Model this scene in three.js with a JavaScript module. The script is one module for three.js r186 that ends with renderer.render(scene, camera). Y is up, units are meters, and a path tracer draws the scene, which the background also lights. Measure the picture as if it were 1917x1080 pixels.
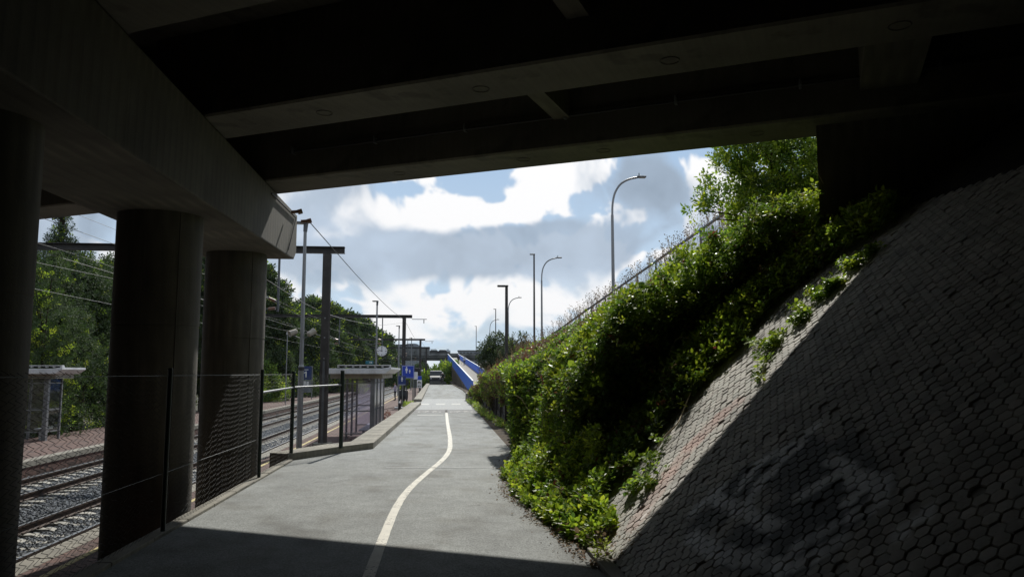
import * as THREE from 'three';
import { mergeGeometries } from 'three/addons/utils/BufferGeometryUtils.js';
import { RoundedBoxGeometry } from 'three/addons/geometries/RoundedBoxGeometry.js';
import { MarchingCubes } from 'three/addons/objects/MarchingCubes.js';
import { TextGeometry } from 'three/addons/geometries/TextGeometry.js';
import { FontLoader } from 'three/addons/loaders/FontLoader.js';

// ------------------------------------------------------------------ camera, sky, sun, exposure
const scene = new THREE.Scene();
const camera = new THREE.PerspectiveCamera(40.86, 1917 / 1080, 0.1, 6000);
camera.rotation.order = 'YXZ';
camera.position.set(0, 1.65, 0);
camera.rotation.set(0.10854, -0.08651, 0);
camera.updateMatrixWorld(true);
const renderer = new THREE.WebGLRenderer({ antialias: true });
renderer.setSize(1024, 576);
renderer.toneMapping = THREE.LinearToneMapping;
renderer.toneMappingExposure = 1.0;
renderer.shadowMap.enabled = true;
const SUN_AZ = 10.1 * Math.PI / 180, SUN_EL = 42.1 * Math.PI / 180;
const sunDir = new THREE.Vector3(Math.sin(SUN_AZ) * Math.cos(SUN_EL), Math.sin(SUN_EL), -Math.cos(SUN_AZ) * Math.cos(SUN_EL));
const sun = new THREE.DirectionalLight(new THREE.Color(1, 0.97, 0.905), 5.0);
sun.position.copy(sunDir).multiplyScalar(120);
sun.target.position.set(0, 0, -25);
sun.position.add(sun.target.position);
sun.castShadow = true; sun.shadow.radius = 1.2;
Object.assign(sun.shadow.camera, { left: -60, right: 60, top: 60, bottom: -60, near: 1, far: 320 });
sun.shadow.mapSize.set(2048, 2048);
scene.add(sun, sun.target);

// seeded random and noise
let seed = 12345;
function srand(s) { seed = s >>> 0; }
function R() { seed = (seed + 0x6D2B79F5) >>> 0; let t = seed; t = Math.imul(t ^ (t >>> 15), t | 1); t ^= t + Math.imul(t ^ (t >>> 7), t | 61); return ((t ^ (t >>> 14)) >>> 0) / 4294967296; }
const rr = (a, b) => a + (b - a) * R();
const PERM = new Uint8Array(512); { srand(99); const p = Array.from({ length: 256 }, (_, i) => i); for (let i = 255; i > 0; i--) { const j = Math.floor(R() * (i + 1)); [p[i], p[j]] = [p[j], p[i]]; } for (let i = 0; i < 512; i++) PERM[i] = p[i & 255]; }
const HV = new Float32Array(256); { srand(7); for (let i = 0; i < 256; i++) HV[i] = R(); }
const sm = (t) => t * t * (3 - 2 * t);
const smooth = (a, b, x) => { const t = Math.min(1, Math.max(0, (x - a) / (b - a))); return sm(t); };
const mix = (a, b, t) => a + (b - a) * t;
function n3(x, y, z, per = 0) {
  let xi = Math.floor(x), yi = Math.floor(y), zi = Math.floor(z);
  const u = sm(x - xi), v = sm(y - yi), w = sm(z - zi);
  let x1 = xi + 1, y1 = yi + 1;
  if (per) { xi = ((xi % per) + per) % per; x1 = ((x1 % per) + per) % per; yi = ((yi % per) + per) % per; y1 = ((y1 % per) + per) % per; }
  xi &= 255; x1 &= 255; yi &= 255; y1 &= 255; zi &= 255; const z1 = (zi + 1) & 255;
  const h = (a, b, c) => HV[PERM[PERM[PERM[a] + b] + c]];
  return mix(mix(mix(h(xi, yi, zi), h(x1, yi, zi), u), mix(h(xi, y1, zi), h(x1, y1, zi), u), v),
    mix(mix(h(xi, yi, z1), h(x1, yi, z1), u), mix(h(xi, y1, z1), h(x1, y1, z1), u), v), w);
}
function fbm(x, y, z, o = 5, per = 0) { let s = 0, a = 0.5, t = 0; for (let i = 0; i < o; i++) { s += a * n3(x, y, z + i * 17.3, per); t += a; a *= 0.5; x *= 2; y *= 2; per *= 2; } return s / t; }

// the sky: broken cumulus seen against the sun, computed by direction
// clouds by place: azimuth, elevation, spreads (degrees), amount
const whiteClouds = [[-1.59, 12.05, 3.16, 1.5, 0.36], [-1.37, 10.88, 2.96, 0.71, 0.16], [1.72, 12.34, 0.67, 0.47, 0.3], [3.37, 11.65, 0.63, 0.43, 0.3], [5.22, 11.66, 1.5, 0.59, 0.28], [8.24, 13.86, 2.77, 1.5, 0.3], [11.45, 14.56, 1.58, 0.87, 0.16], [18.14, 15.22, 1.5, 0.87, 0.26], [19.24, 13.47, 1.19, 0.87, 0.24], [14.57, 11.57, 2.77, 0.71, 0.16], [-7.47, 12.92, 1.58, 0.55, 0.22], [-9.53, 11.37, 2.37, 1.38, 0.14], [-6.07, 10.37, 1.98, 0.79, 0.12], [-2.99, 13.48, 1.5, 0.47, -0.3], [2.8, 14.06, 1.34, 0.79, -0.4], [0.59, 13.84, 1.19, 0.47, -0.2], [20.25, 15.76, 0.87, 0.47, -0.5], [15.12, 10.01, 1.5, 0.63, -0.3], [3.81, 12.9, 0.55, 0.36, -0.2], [-5.21, 5.93, 3.56, 0.87, 0.14], [1.05, 5.42, 3.56, 1.19, 0.16], [7.39, 4.24, 3.16, 1.11, 0.14], [14.51, 8.47, 1.58, 0.63, 0.14], [11.34, 5.4, 2.37, 0.87, 0.18], [7.4, 6.49, 0.63, 0.47, -0.34], [-1.27, 2.26, 6.32, 0.63, -0.16], [-0.16, 8.55, 13.04, 1.19, 0.3]];
const greyClouds = [[15.39, 13.66, 3.36, 1.5, 0.5], [12.62, 12.72, 2.37, 0.55, 0.06], [5.02, 9.14, 7.51, 1.34, 0.52], [9.81, 9.54, 3.56, 1.34, 0.34], [-7.55, 8, 3.95, 1.11, 0.46], [-1.35, 8.85, 6.32, 1.42, 0.4], [-9.15, 11.2, 1.78, 1.19, 0.1], [-10.56, 8.28, 1.58, 1.03, 0.22], [-1.38, 11.51, 1.58, 0.32, 0.16], [-10.44, 4.09, 3.56, 0.55, 0.1], [1.86, 2.86, 5.53, 0.47, 0.12], [10.65, 14.01, 1.58, 0.55, 0.12], [-1.59, 12.13, 3.16, 1.42, -0.38], [7.84, 13.86, 2.57, 1.42, -0.24], [5.02, 11.66, 2.37, 0.63, -0.3], [18.14, 15.22, 1.58, 1.03, -0.3], [0.66, 5.41, 6.32, 1.03, -0.12], [18.88, 14.43, 1.58, 1.19, -0.1]];
{
  const W = 4096, H = 2048, data = new Float32Array(W * H * 4);
  const sum = (l, az, el) => { let b = 0; for (const g of l) { const e = ((az - g[0]) / g[2]) ** 2 + ((el - g[1]) / g[3]) ** 2; if (e < 10) b += g[4] * Math.exp(-e * 0.6); } return b; };
  for (let j = 0; j < H; j++) {
    const el = ((j + 0.5) / H - 0.5) * Math.PI, y = Math.sin(el), c = Math.cos(el), elD = el * 180 / Math.PI;
    for (let i = 0; i < W; i++) {
      const k = (j * W + i) * 4; data[k + 3] = 1;
      if (el < -0.004) { data[k] = 0.20; data[k + 1] = 0.21; data[k + 2] = 0.20; continue; }
      const ph = ((i + 0.5) / W - 0.5) * 2 * Math.PI, x = Math.cos(ph) * c, z = Math.sin(ph) * c;
      const azD = Math.atan2(x, -z) * 180 / Math.PI, near = azD > -45 && azD < 40 && elD < 26;
      const o = near ? 7 : 5, sy = mix(1.9, 1.2, smooth(0, 20, elD));
      const wx = (n3(x * 14, y * 20, z * 14) - 0.5) * 0.035, wy = (n3(x * 14 + 40, y * 20, z * 14) - 0.5) * 0.03;
      const X = (x + wx) * 15, Yv = (y + wy) * 15 * sy, Z = (z + wx) * 15;
      const big = fbm(X * 0.45, Yv * 0.45, Z * 0.45 + 7, 4), fine = fbm(X, Yv, Z, o), puff = 1 - 2 * Math.abs(fbm(X * 2.3, Yv * 2.3, Z * 2.3 + 3, near ? 4 : 3) - 0.5);
      const fine2 = fbm(X * 0.8 + 31, Yv * 0.8, Z * 0.8 + 5, o); let bw = 0, bg = 0; if (near) { bw = sum(whiteClouds, azD, elD); bg = sum(greyClouds, azD, elD); }
      const low = smooth(8, 3.5, elD);
      const w = smooth(0, mix(0.13, 0.26, low), (fine - 0.5) * 1.7 + (big - 0.5) * 0.5 + (puff - 0.8) * 0.45 + bw + 0.035 + 0.11 * low);
      const g = smooth(0, 0.36, (fine2 - 0.5) * 1.3 + (big - 0.5) * 0.6 + (0.82 - puff) * 0.2 + bg - 0.045 + 0.0 * low);
      const mu = Math.max(0, x * sunDir.x + y * sunDir.y + z * sunDir.z), h = smooth(30, 0, elD);
      const br = mix(0.27, 0.58, h), bgr = mix(0.44, 0.72, h), bb = mix(0.71, 0.86, h);
      const wh = mix(0.80, 1.06, mu * mu), gl = mix(0.92, 1.12, mu ** 3) * (1.04 + 0.75 * (fine - 0.5) - 0.10 * g);
      const gr = mix(0.43, 0.64, low) * gl, gg = mix(0.525, 0.74, low) * gl, gb = mix(0.65, 0.82, low) * gl;
      data[k] = mix(mix(br, wh, w), gr, g * 0.92); data[k + 1] = mix(mix(bgr, wh, w), gg, g * 0.92); data[k + 2] = mix(mix(bb, wh * 1.01, w), gb, g * 0.92);
    }
  }
  const tex = new THREE.DataTexture(data, W, H, THREE.RGBAFormat, THREE.FloatType);
  tex.mapping = THREE.EquirectangularReflectionMapping; tex.magFilter = tex.minFilter = THREE.LinearFilter; tex.needsUpdate = true;
  scene.background = tex; scene.environment = tex;
}
scene.fog = new THREE.FogExp2(new THREE.Color(0.62, 0.70, 0.78), 0.00006);

// ------------------------------------------------------------------ helpers
const used = new Map();
function numbered(n) { const c = used.get(n) || 0; used.set(n, c + 1); return c ? `${n}_${String(c).padStart(3, '0')}` : n; }
function tag(o, label, category, group, kind) { if (label) o.userData.label = label; if (category) o.userData.category = category; if (group) o.userData.group = group; if (kind) o.userData.kind = kind; return o; }
function thing(name, label, category, pos = [0, 0, 0], turn = 0, group) { const o = new THREE.Group(); o.name = numbered(name); scene.add(o); o.position.set(...pos); o.rotation.y = turn; return tag(o, label, category, group); }
function part(name, geo, mat, parent, label) { const m = new THREE.Mesh(Array.isArray(geo) ? merge(geo) : geo, mat); m.name = name; m.castShadow = m.receiveShadow = true; parent.add(m); if (label) m.userData.label = label; return m; }
function struct(name, geo, mat, label) { const m = part(numbered(name), geo, mat, scene); m.userData.kind = 'structure'; if (label) m.userData.label = label; return m; }
function copyOf(src, name, label, pos, turn) { const c = src.clone(); c.name = numbered(name); scene.add(c); if (pos) c.position.set(...pos); if (turn !== undefined) c.rotation.y = turn; c.userData = { ...src.userData, label }; return c; }
function merge(gs) {
  const anyC = gs.some(g => g.attributes.color);
  const out = gs.map(g => { let h = g.index ? g.toNonIndexed() : g; if (!h.attributes.uv) h.setAttribute('uv', new THREE.BufferAttribute(new Float32Array(h.attributes.position.count * 2), 2)); for (const k of Object.keys(h.attributes)) if (!['position', 'normal', 'uv', 'color'].includes(k)) h.deleteAttribute(k); if (anyC && !h.attributes.color) h.setAttribute('color', new THREE.BufferAttribute(new Float32Array(h.attributes.position.count * 3).fill(1), 3)); if (!h.attributes.normal) h.computeVertexNormals(); return h; });
  return mergeGeometries(out);
}
// uv in metres, by the way each face points
function metreUV(g) {
  g = g.index ? g.toNonIndexed() : g; const p = g.attributes.position, n = p.count, uv = new Float32Array(n * 2);
  const a = new THREE.Vector3(), b = new THREE.Vector3(), c = new THREE.Vector3(), q = new THREE.Vector3();
  for (let i = 0; i < n; i += 3) {
    a.fromBufferAttribute(p, i); b.fromBufferAttribute(p, i + 1); c.fromBufferAttribute(p, i + 2);
    q.subVectors(b, a).cross(c.clone().sub(a)); const ax = Math.abs(q.x), ay = Math.abs(q.y), az = Math.abs(q.z);
    for (let k = 0; k < 3; k++) { const v = [a, b, c][k]; const [s, t] = ay >= ax && ay >= az ? [v.x, v.z] : ax >= az ? [v.z, v.y] : [v.x, v.y]; uv[(i + k) * 2] = s; uv[(i + k) * 2 + 1] = t; }
  }
  g.setAttribute('uv', new THREE.BufferAttribute(uv, 2)); return g;
}
function box(x0, x1, y0, y1, z0, z1, r = 0) {
  const w = Math.abs(x1 - x0), h = Math.abs(y1 - y0), d = Math.abs(z1 - z0);
  const g = r ? new RoundedBoxGeometry(w, h, d, 1, Math.min(r, w / 2.1, h / 2.1, d / 2.1)) : new THREE.BoxGeometry(w, h, d);
  g.translate((x0 + x1) / 2, (y0 + y1) / 2, (z0 + z1) / 2); return metreUV(g);
}
const V = (x, y, z) => new THREE.Vector3(x, y, z);
function rod(a, b, r0, r1 = r0, seg = 10) {
  const A = V(...a), B = V(...b), L = A.distanceTo(B); const g = new THREE.CylinderGeometry(r1, r0, L, seg);
  g.translate(0, L / 2, 0); g.applyQuaternion(new THREE.Quaternion().setFromUnitVectors(V(0, 1, 0), B.clone().sub(A).normalize())); g.translate(...a); return g;
}
function bar(a, b, w, h) { // rectangular bar, h measured upright
  const A = V(...a), B = V(...b), L = A.distanceTo(B), dir = B.clone().sub(A).normalize();
  const side = Math.abs(dir.y) > 0.99 ? V(1, 0, 0) : V(0, 1, 0).cross(dir).normalize(), up = dir.clone().cross(side).normalize();
  const g = new THREE.BoxGeometry(w, h, L); g.translate(0, 0, L / 2);
  g.applyMatrix4(new THREE.Matrix4().makeBasis(side, up, dir).setPosition(A)); return metreUV(g);
}
function tube(pts, r, seg = 24, rad = 6, closed = false) { return new THREE.TubeGeometry(new THREE.CatmullRomCurve3(pts.map(p => V(...p)), closed), seg, r, rad, closed); }
function prism(pts, y0, y1, bevel = 0) { // outline of [x, d] with d = -z, raised from y0 to y1
  const s = new THREE.Shape(pts.map(p => new THREE.Vector2(p[0], p[1])));
  const g = new THREE.ExtrudeGeometry(s, { depth: y1 - y0 - 2 * bevel, bevelEnabled: bevel > 0, bevelThickness: bevel, bevelSize: bevel, bevelOffset: -bevel, bevelSegments: 2 });
  g.rotateX(-Math.PI / 2); g.translate(0, y0 + bevel, 0); return metreUV(g);
}
function strip(left, right, y, lift) { // sheet between two lines of [x, d]; lift(x, d) gives height
  const n = left.length, pos = [], uv = [], idx = [], cols = 7;
  for (let i = 0; i < n; i++) for (let k = 0; k < cols; k++) { const t = k / (cols - 1), x = mix(left[i][0], right[i][0], t), d = mix(left[i][1], right[i][1], t); pos.push(x, y + (lift ? lift(x, d) : 0), -d); uv.push(x, d); }
  for (let i = 0; i < n - 1; i++) for (let k = 0; k < cols - 1; k++) { const a = i * cols + k; idx.push(a, a + 1, a + cols, a + 1, a + cols + 1, a + cols); }
  const g = new THREE.BufferGeometry(); g.setAttribute('position', new THREE.Float32BufferAttribute(pos, 3)); g.setAttribute('uv', new THREE.Float32BufferAttribute(uv, 2)); g.setIndex(idx); g.computeVertexNormals(); return g;
}
function lin(pts, d) { if (d <= pts[0][0]) return pts[0][1]; for (let i = 1; i < pts.length; i++) if (d <= pts[i][0]) return mix(pts[i - 1][1], pts[i][1], (d - pts[i - 1][0]) / (pts[i][0] - pts[i - 1][0])); return pts[pts.length - 1][1]; }

// ------------------------------------------------------------------ materials (textures hold grain, stains and wear only)
function dtex(size, fn, rep, srgb = true) {
  const data = new Uint8Array(size * size * 4);
  for (let j = 0; j < size; j++) for (let i = 0; i < size; i++) { const c = fn(i / size, j / size); const k = (j * size + i) * 4; const q = Array.isArray(c) ? c : [c, c, c]; for (let m = 0; m < 3; m++) data[k + m] = Math.max(0, Math.min(255, q[m] * 255)); data[k + 3] = 255; }
  const t = new THREE.DataTexture(data, size, size); t.wrapS = t.wrapT = THREE.RepeatWrapping; t.magFilter = THREE.LinearFilter; t.minFilter = THREE.LinearMipmapLinearFilter; t.repeat.set(rep, rep); if (srgb) t.colorSpace = THREE.SRGBColorSpace; t.needsUpdate = true; return t;
}
srand(5);
const speck = new Float32Array(512 * 512).map(() => R());
const texAsphalt = dtex(512, (u, v) => { const s = speck[Math.floor(v * 512) * 512 + Math.floor(u * 512)]; const g = n3(u * 160, v * 160, 2, 160); const b = fbm(u * 8, v * 8, 5, 5, 8); const c = 0.80 + 0.28 * (s - 0.5) + 0.34 * (g - 0.5) + 0.16 * (b - 0.5); return [c, c, c * 0.985]; }, 1 / 1.7);
const bumpAsphalt = dtex(512, (u, v) => 0.6 * n3(u * 170, v * 170, 4, 170) + 0.4 * speck[Math.floor(v * 512) * 512 + Math.floor(u * 512)], 1 / 1.7, false);
const texWorn = dtex(512, (u, v) => { const a = fbm(u * 4, v * 4, 11, 6, 4), b = fbm(u * 16, v * 3, 13, 5, 1); const c = 0.85 + 0.38 * (a - 0.5) + 0.06 * (b - 0.5); return [c, c, c * 0.985]; }, 1 / 9);
const texConcrete = dtex(512, (u, v) => { const a = fbm(u * 5, v * 5, 21, 6, 5), s = fbm(u * 60, v * 4, 23, 3, 4), f = speck[Math.floor(v * 512) * 512 + Math.floor(u * 512)]; const bl = smooth(0.62, 0.8, fbm(u * 9, v * 9, 27, 4, 9)); const c = 0.80 + 0.40 * (a - 0.5) + 0.16 * (s - 0.5) + 0.05 * (f - 0.5) - 0.16 * bl; return [c, c * 0.985, c * 0.95]; }, 1 / 3.1);
const texStreak = dtex(512, (u, v) => { const a = fbm(u * 40, v * 3, 31, 5, 3), b = fbm(u * 6, v * 6, 33, 6, 6), r = smooth(0.60, 0.78, fbm(u * 26, v * 2, 37, 4, 2)); const c = 0.80 + 0.34 * (a - 0.5) + 0.30 * (b - 0.5) - 0.18 * r; return [c, c * 0.98, c * 0.94]; }, 1 / 2.7);
const bumpConcrete = dtex(512, (u, v) => 0.5 * fbm(u * 30, v * 30, 41, 4, 30) + 0.5 * (n3(u * 70, v * 70, 43, 70) > 0.86 ? 0 : 0.8), 1 / 1.3, false);
const texSoil = dtex(512, (u, v) => { const a = fbm(u * 10, v * 10, 51, 6, 10), s = speck[Math.floor(v * 512) * 512 + Math.floor(u * 512)]; const c = 0.55 + 0.8 * (a - 0.5) + 0.25 * (s - 0.5); return [c, c * 0.92, c * 0.78]; }, 1 / 1.9);
const texBallast = dtex(512, (u, v) => { const a = n3(u * 48, v * 48, 61, 48), b = n3(u * 96, v * 96, 63, 96), l = fbm(u * 4, v * 4, 65, 4, 4); const c = 0.35 + 0.7 * (a - 0.5) + 0.5 * (b - 0.5) + 0.3 * l; return [c * 0.96, c, c * 1.04]; }, 1 / 2.3);
const texPavers = dtex(512, (u, v) => { const row = Math.floor(v * 20), off = row % 2 ? 0.5 : 0; const bx = (u * 10 + off) % 1, by = (v * 20) % 1; const j = bx < 0.05 || by < 0.09; const t = HV[(Math.floor(u * 10 + off) % 10 * 31 + row * 7) & 255]; const s = speck[Math.floor(v * 512) * 512 + Math.floor(u * 512)]; const c = (j ? 0.42 : 0.72 + 0.36 * (t - 0.5)) + 0.12 * (s - 0.5); return [c, c * 0.86, c * 0.80]; }, 1 / 2.1);
const texGrime = dtex(256, (u, v) => { const a = fbm(u * 6, v * 6, 71, 5, 6), s = fbm(u * 40, v * 40, 73, 2, 40); const c = 0.88 + 0.24 * (a - 0.5) + 0.08 * (s - 0.5); return c; }, 1 / 1.3);
const texRust = dtex(256, (u, v) => { const a = fbm(u * 8, v * 8, 75, 5, 8); const c = 0.7 + 0.6 * (a - 0.5); return [c, c * 0.88, c * 0.78]; }, 1 / 0.9);
const texPaint = dtex(512, (u, v) => { const a = fbm(u * 6, v * 6, 81, 5, 6), s = speck[Math.floor(v * 512) * 512 + Math.floor(u * 512)], n = n3(u * 90, v * 90, 83, 90); const chip = smooth(0.66, 0.74, 0.6 * fbm(u * 20, v * 20, 85, 4, 20) + 0.4 * n + 0.12 * (a - 0.5)); const c = (0.93 + 0.25 * (a - 0.5) + 0.1 * (s - 0.5)) * (1 - 0.4 * chip); return [c, c * 0.99, c * 0.96]; }, 1 / 1.1);
const std = (r, g, b, rough = 0.9, o = {}) => new THREE.MeshStandardMaterial({ color: new THREE.Color().setRGB(r, g, b), roughness: rough, side: THREE.DoubleSide, ...o });
const M = {
  asphalt: std(0.345, 0.36, 0.355, 0.88, { map: texAsphalt, bumpMap: bumpAsphalt, bumpScale: 0.004, vertexColors: true }),
  asphaltDark: std(0.25, 0.25, 0.25, 0.9, { map: texAsphalt, bumpMap: bumpAsphalt, bumpScale: 0.004 }),
  asphaltPale: std(0.40, 0.41, 0.41, 0.85, { map: texAsphalt, bumpMap: bumpAsphalt, bumpScale: 0.003 }),
  paint: std(0.66, 0.645, 0.60, 0.8, { map: texPaint, bumpMap: bumpAsphalt, bumpScale: 0.002 }),
  paintWorn: std(0.52, 0.51, 0.47, 0.8, { map: texGrime }),
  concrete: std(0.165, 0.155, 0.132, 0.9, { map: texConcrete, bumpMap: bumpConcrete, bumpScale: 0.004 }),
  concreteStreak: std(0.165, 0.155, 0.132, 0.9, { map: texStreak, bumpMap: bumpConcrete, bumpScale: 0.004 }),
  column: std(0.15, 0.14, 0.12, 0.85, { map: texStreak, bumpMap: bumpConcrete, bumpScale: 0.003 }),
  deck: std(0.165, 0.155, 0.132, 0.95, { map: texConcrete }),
  kerb: std(0.36, 0.345, 0.30, 0.9, { map: texConcrete, bumpMap: bumpConcrete, bumpScale: 0.004 }),
  coping: std(0.34, 0.325, 0.29, 0.9, { map: texConcrete }),
  sleeper: std(0.50, 0.49, 0.46, 0.9, { map: texConcrete }),
  ballast: std(0.20, 0.21, 0.22, 0.95, { map: texBallast, bumpMap: texBallast, bumpScale: 0.03 }),
  stone: std(0.19, 0.20, 0.21, 0.9),
  railSide: std(0.075, 0.05, 0.036, 0.85, { map: texRust }),
  railTop: std(0.45, 0.45, 0.46, 0.3, { metalness: 0.9 }),
  pavers: std(0.17, 0.12, 0.105, 0.9, { map: texPavers, bumpMap: texPavers, bumpScale: 0.006 }),
  hex: std(0.50, 0.475, 0.43, 0.9, { map: texGrime, bumpMap: bumpConcrete, bumpScale: 0.003, vertexColors: true }),
  joint: std(0.05, 0.045, 0.035, 1, { map: texSoil }),
  soil: std(0.14, 0.11, 0.075, 1, { map: texSoil, bumpMap: texSoil, bumpScale: 0.03 }),
  ground: std(0.09, 0.095, 0.05, 1, { map: texSoil }),
  steelDark: std(0.055, 0.052, 0.05, 0.6, { map: texGrime, metalness: 0.3 }),
  steelBrown: std(0.058, 0.053, 0.05, 0.7, { map: texGrime, metalness: 0.2 }),
  galv: std(0.30, 0.31, 0.32, 0.5, { map: texGrime, metalness: 0.55 }),
  galvDark: std(0.13, 0.14, 0.15, 0.55, { map: texGrime, metalness: 0.4 }),
  greenSteel: std(0.018, 0.035, 0.03, 0.5, { map: texGrime }),
  mesh: std(0.012, 0.016, 0.015, 0.8),
  whiteSteel: std(0.62, 0.63, 0.64, 0.5, { map: texGrime }),
  roofWhite: std(0.80, 0.81, 0.83, 0.45, { map: texGrime }),
  slot: std(0.05, 0.055, 0.06, 0.6),
  blueRail: std(0.09, 0.15, 0.22, 0.5, { map: texGrime }),
  rampBlue: std(0.015, 0.16, 0.78, 0.55, { map: texGrime }),
  rampTrim: std(0.55, 0.60, 0.66, 0.5),
  rampFloor: std(0.36, 0.34, 0.31, 0.9, { map: texConcrete }),
  rampWall: std(0.20, 0.175, 0.145, 0.95, { map: texStreak }),
  signBlue: std(0.012, 0.05, 0.42, 0.4), signNavy: std(0.012, 0.035, 0.16, 0.4), signWhite: std(0.75, 0.76, 0.78, 0.5), signTeal: std(0.01, 0.13, 0.17, 0.45),
  black: std(0.012, 0.012, 0.013, 0.5), dark: std(0.03, 0.03, 0.032, 0.6), lampLens: std(0.5, 0.5, 0.48, 0.3), cream: std(0.42, 0.385, 0.32, 0.7, { map: texGrime }),
  wire: std(0.06, 0.06, 0.06, 0.6), wirePale: std(0.16, 0.16, 0.155, 0.6), insul: std(0.16, 0.08, 0.05, 0.3), insulWhite: std(0.65, 0.65, 0.62, 0.3),
  viaduct: std(0.24, 0.26, 0.28, 0.9, { map: texConcrete }), viaductDark: std(0.13, 0.135, 0.14, 0.9, { map: texConcrete }), facade: std(0.24, 0.27, 0.30, 0.8, { map: texGrime }), facadePale: std(0.40, 0.45, 0.50, 0.8), pane: std(0.03, 0.036, 0.042, 0.45),
  bark: std(0.10, 0.075, 0.05, 0.95, { map: texSoil }), straw: std(0.36, 0.28, 0.16, 0.95), vineStem: std(0.34, 0.28, 0.18, 0.9),
  glass: new THREE.MeshPhysicalMaterial({ color: new THREE.Color().setRGB(0.80, 0.79, 0.84), roughness: 0.3, transmission: 1, thickness: 0, side: THREE.DoubleSide }),
  glassClear: new THREE.MeshPhysicalMaterial({ color: new THREE.Color().setRGB(0.72, 0.74, 0.76), roughness: 0.06, transmission: 1, thickness: 0, side: THREE.DoubleSide }),
  skin: std(0.45, 0.27, 0.19, 0.7),
};
const leafMat = (tr = 0.45, rough = 0.62, coat = 0.3) => new THREE.MeshPhysicalMaterial({ color: 0xffffff, roughness: rough, specularIntensity: 0.5, clearcoat: coat, clearcoatRoughness: 0.32, transmission: tr, thickness: 0, side: THREE.DoubleSide, vertexColors: false });
const LEAF = leafMat(0.5, 0.9), LEAFDRY = leafMat(0.3, 0.95, 0), LEAFFAR = leafMat(0.38, 0.96, 0.03);
const FONT = await new FontLoader().loadAsync('fonts/droid/droid_sans_bold.typeface.json');
function text(str, size, depth = 0.006) { const g = new TextGeometry(str, { font: FONT, size, depth, curveSegments: 4 }); g.computeBoundingBox(); const b = g.boundingBox; g.translate(-(b.min.x + b.max.x) / 2, -(b.min.y + b.max.y) / 2, 0); return g; }

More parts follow.
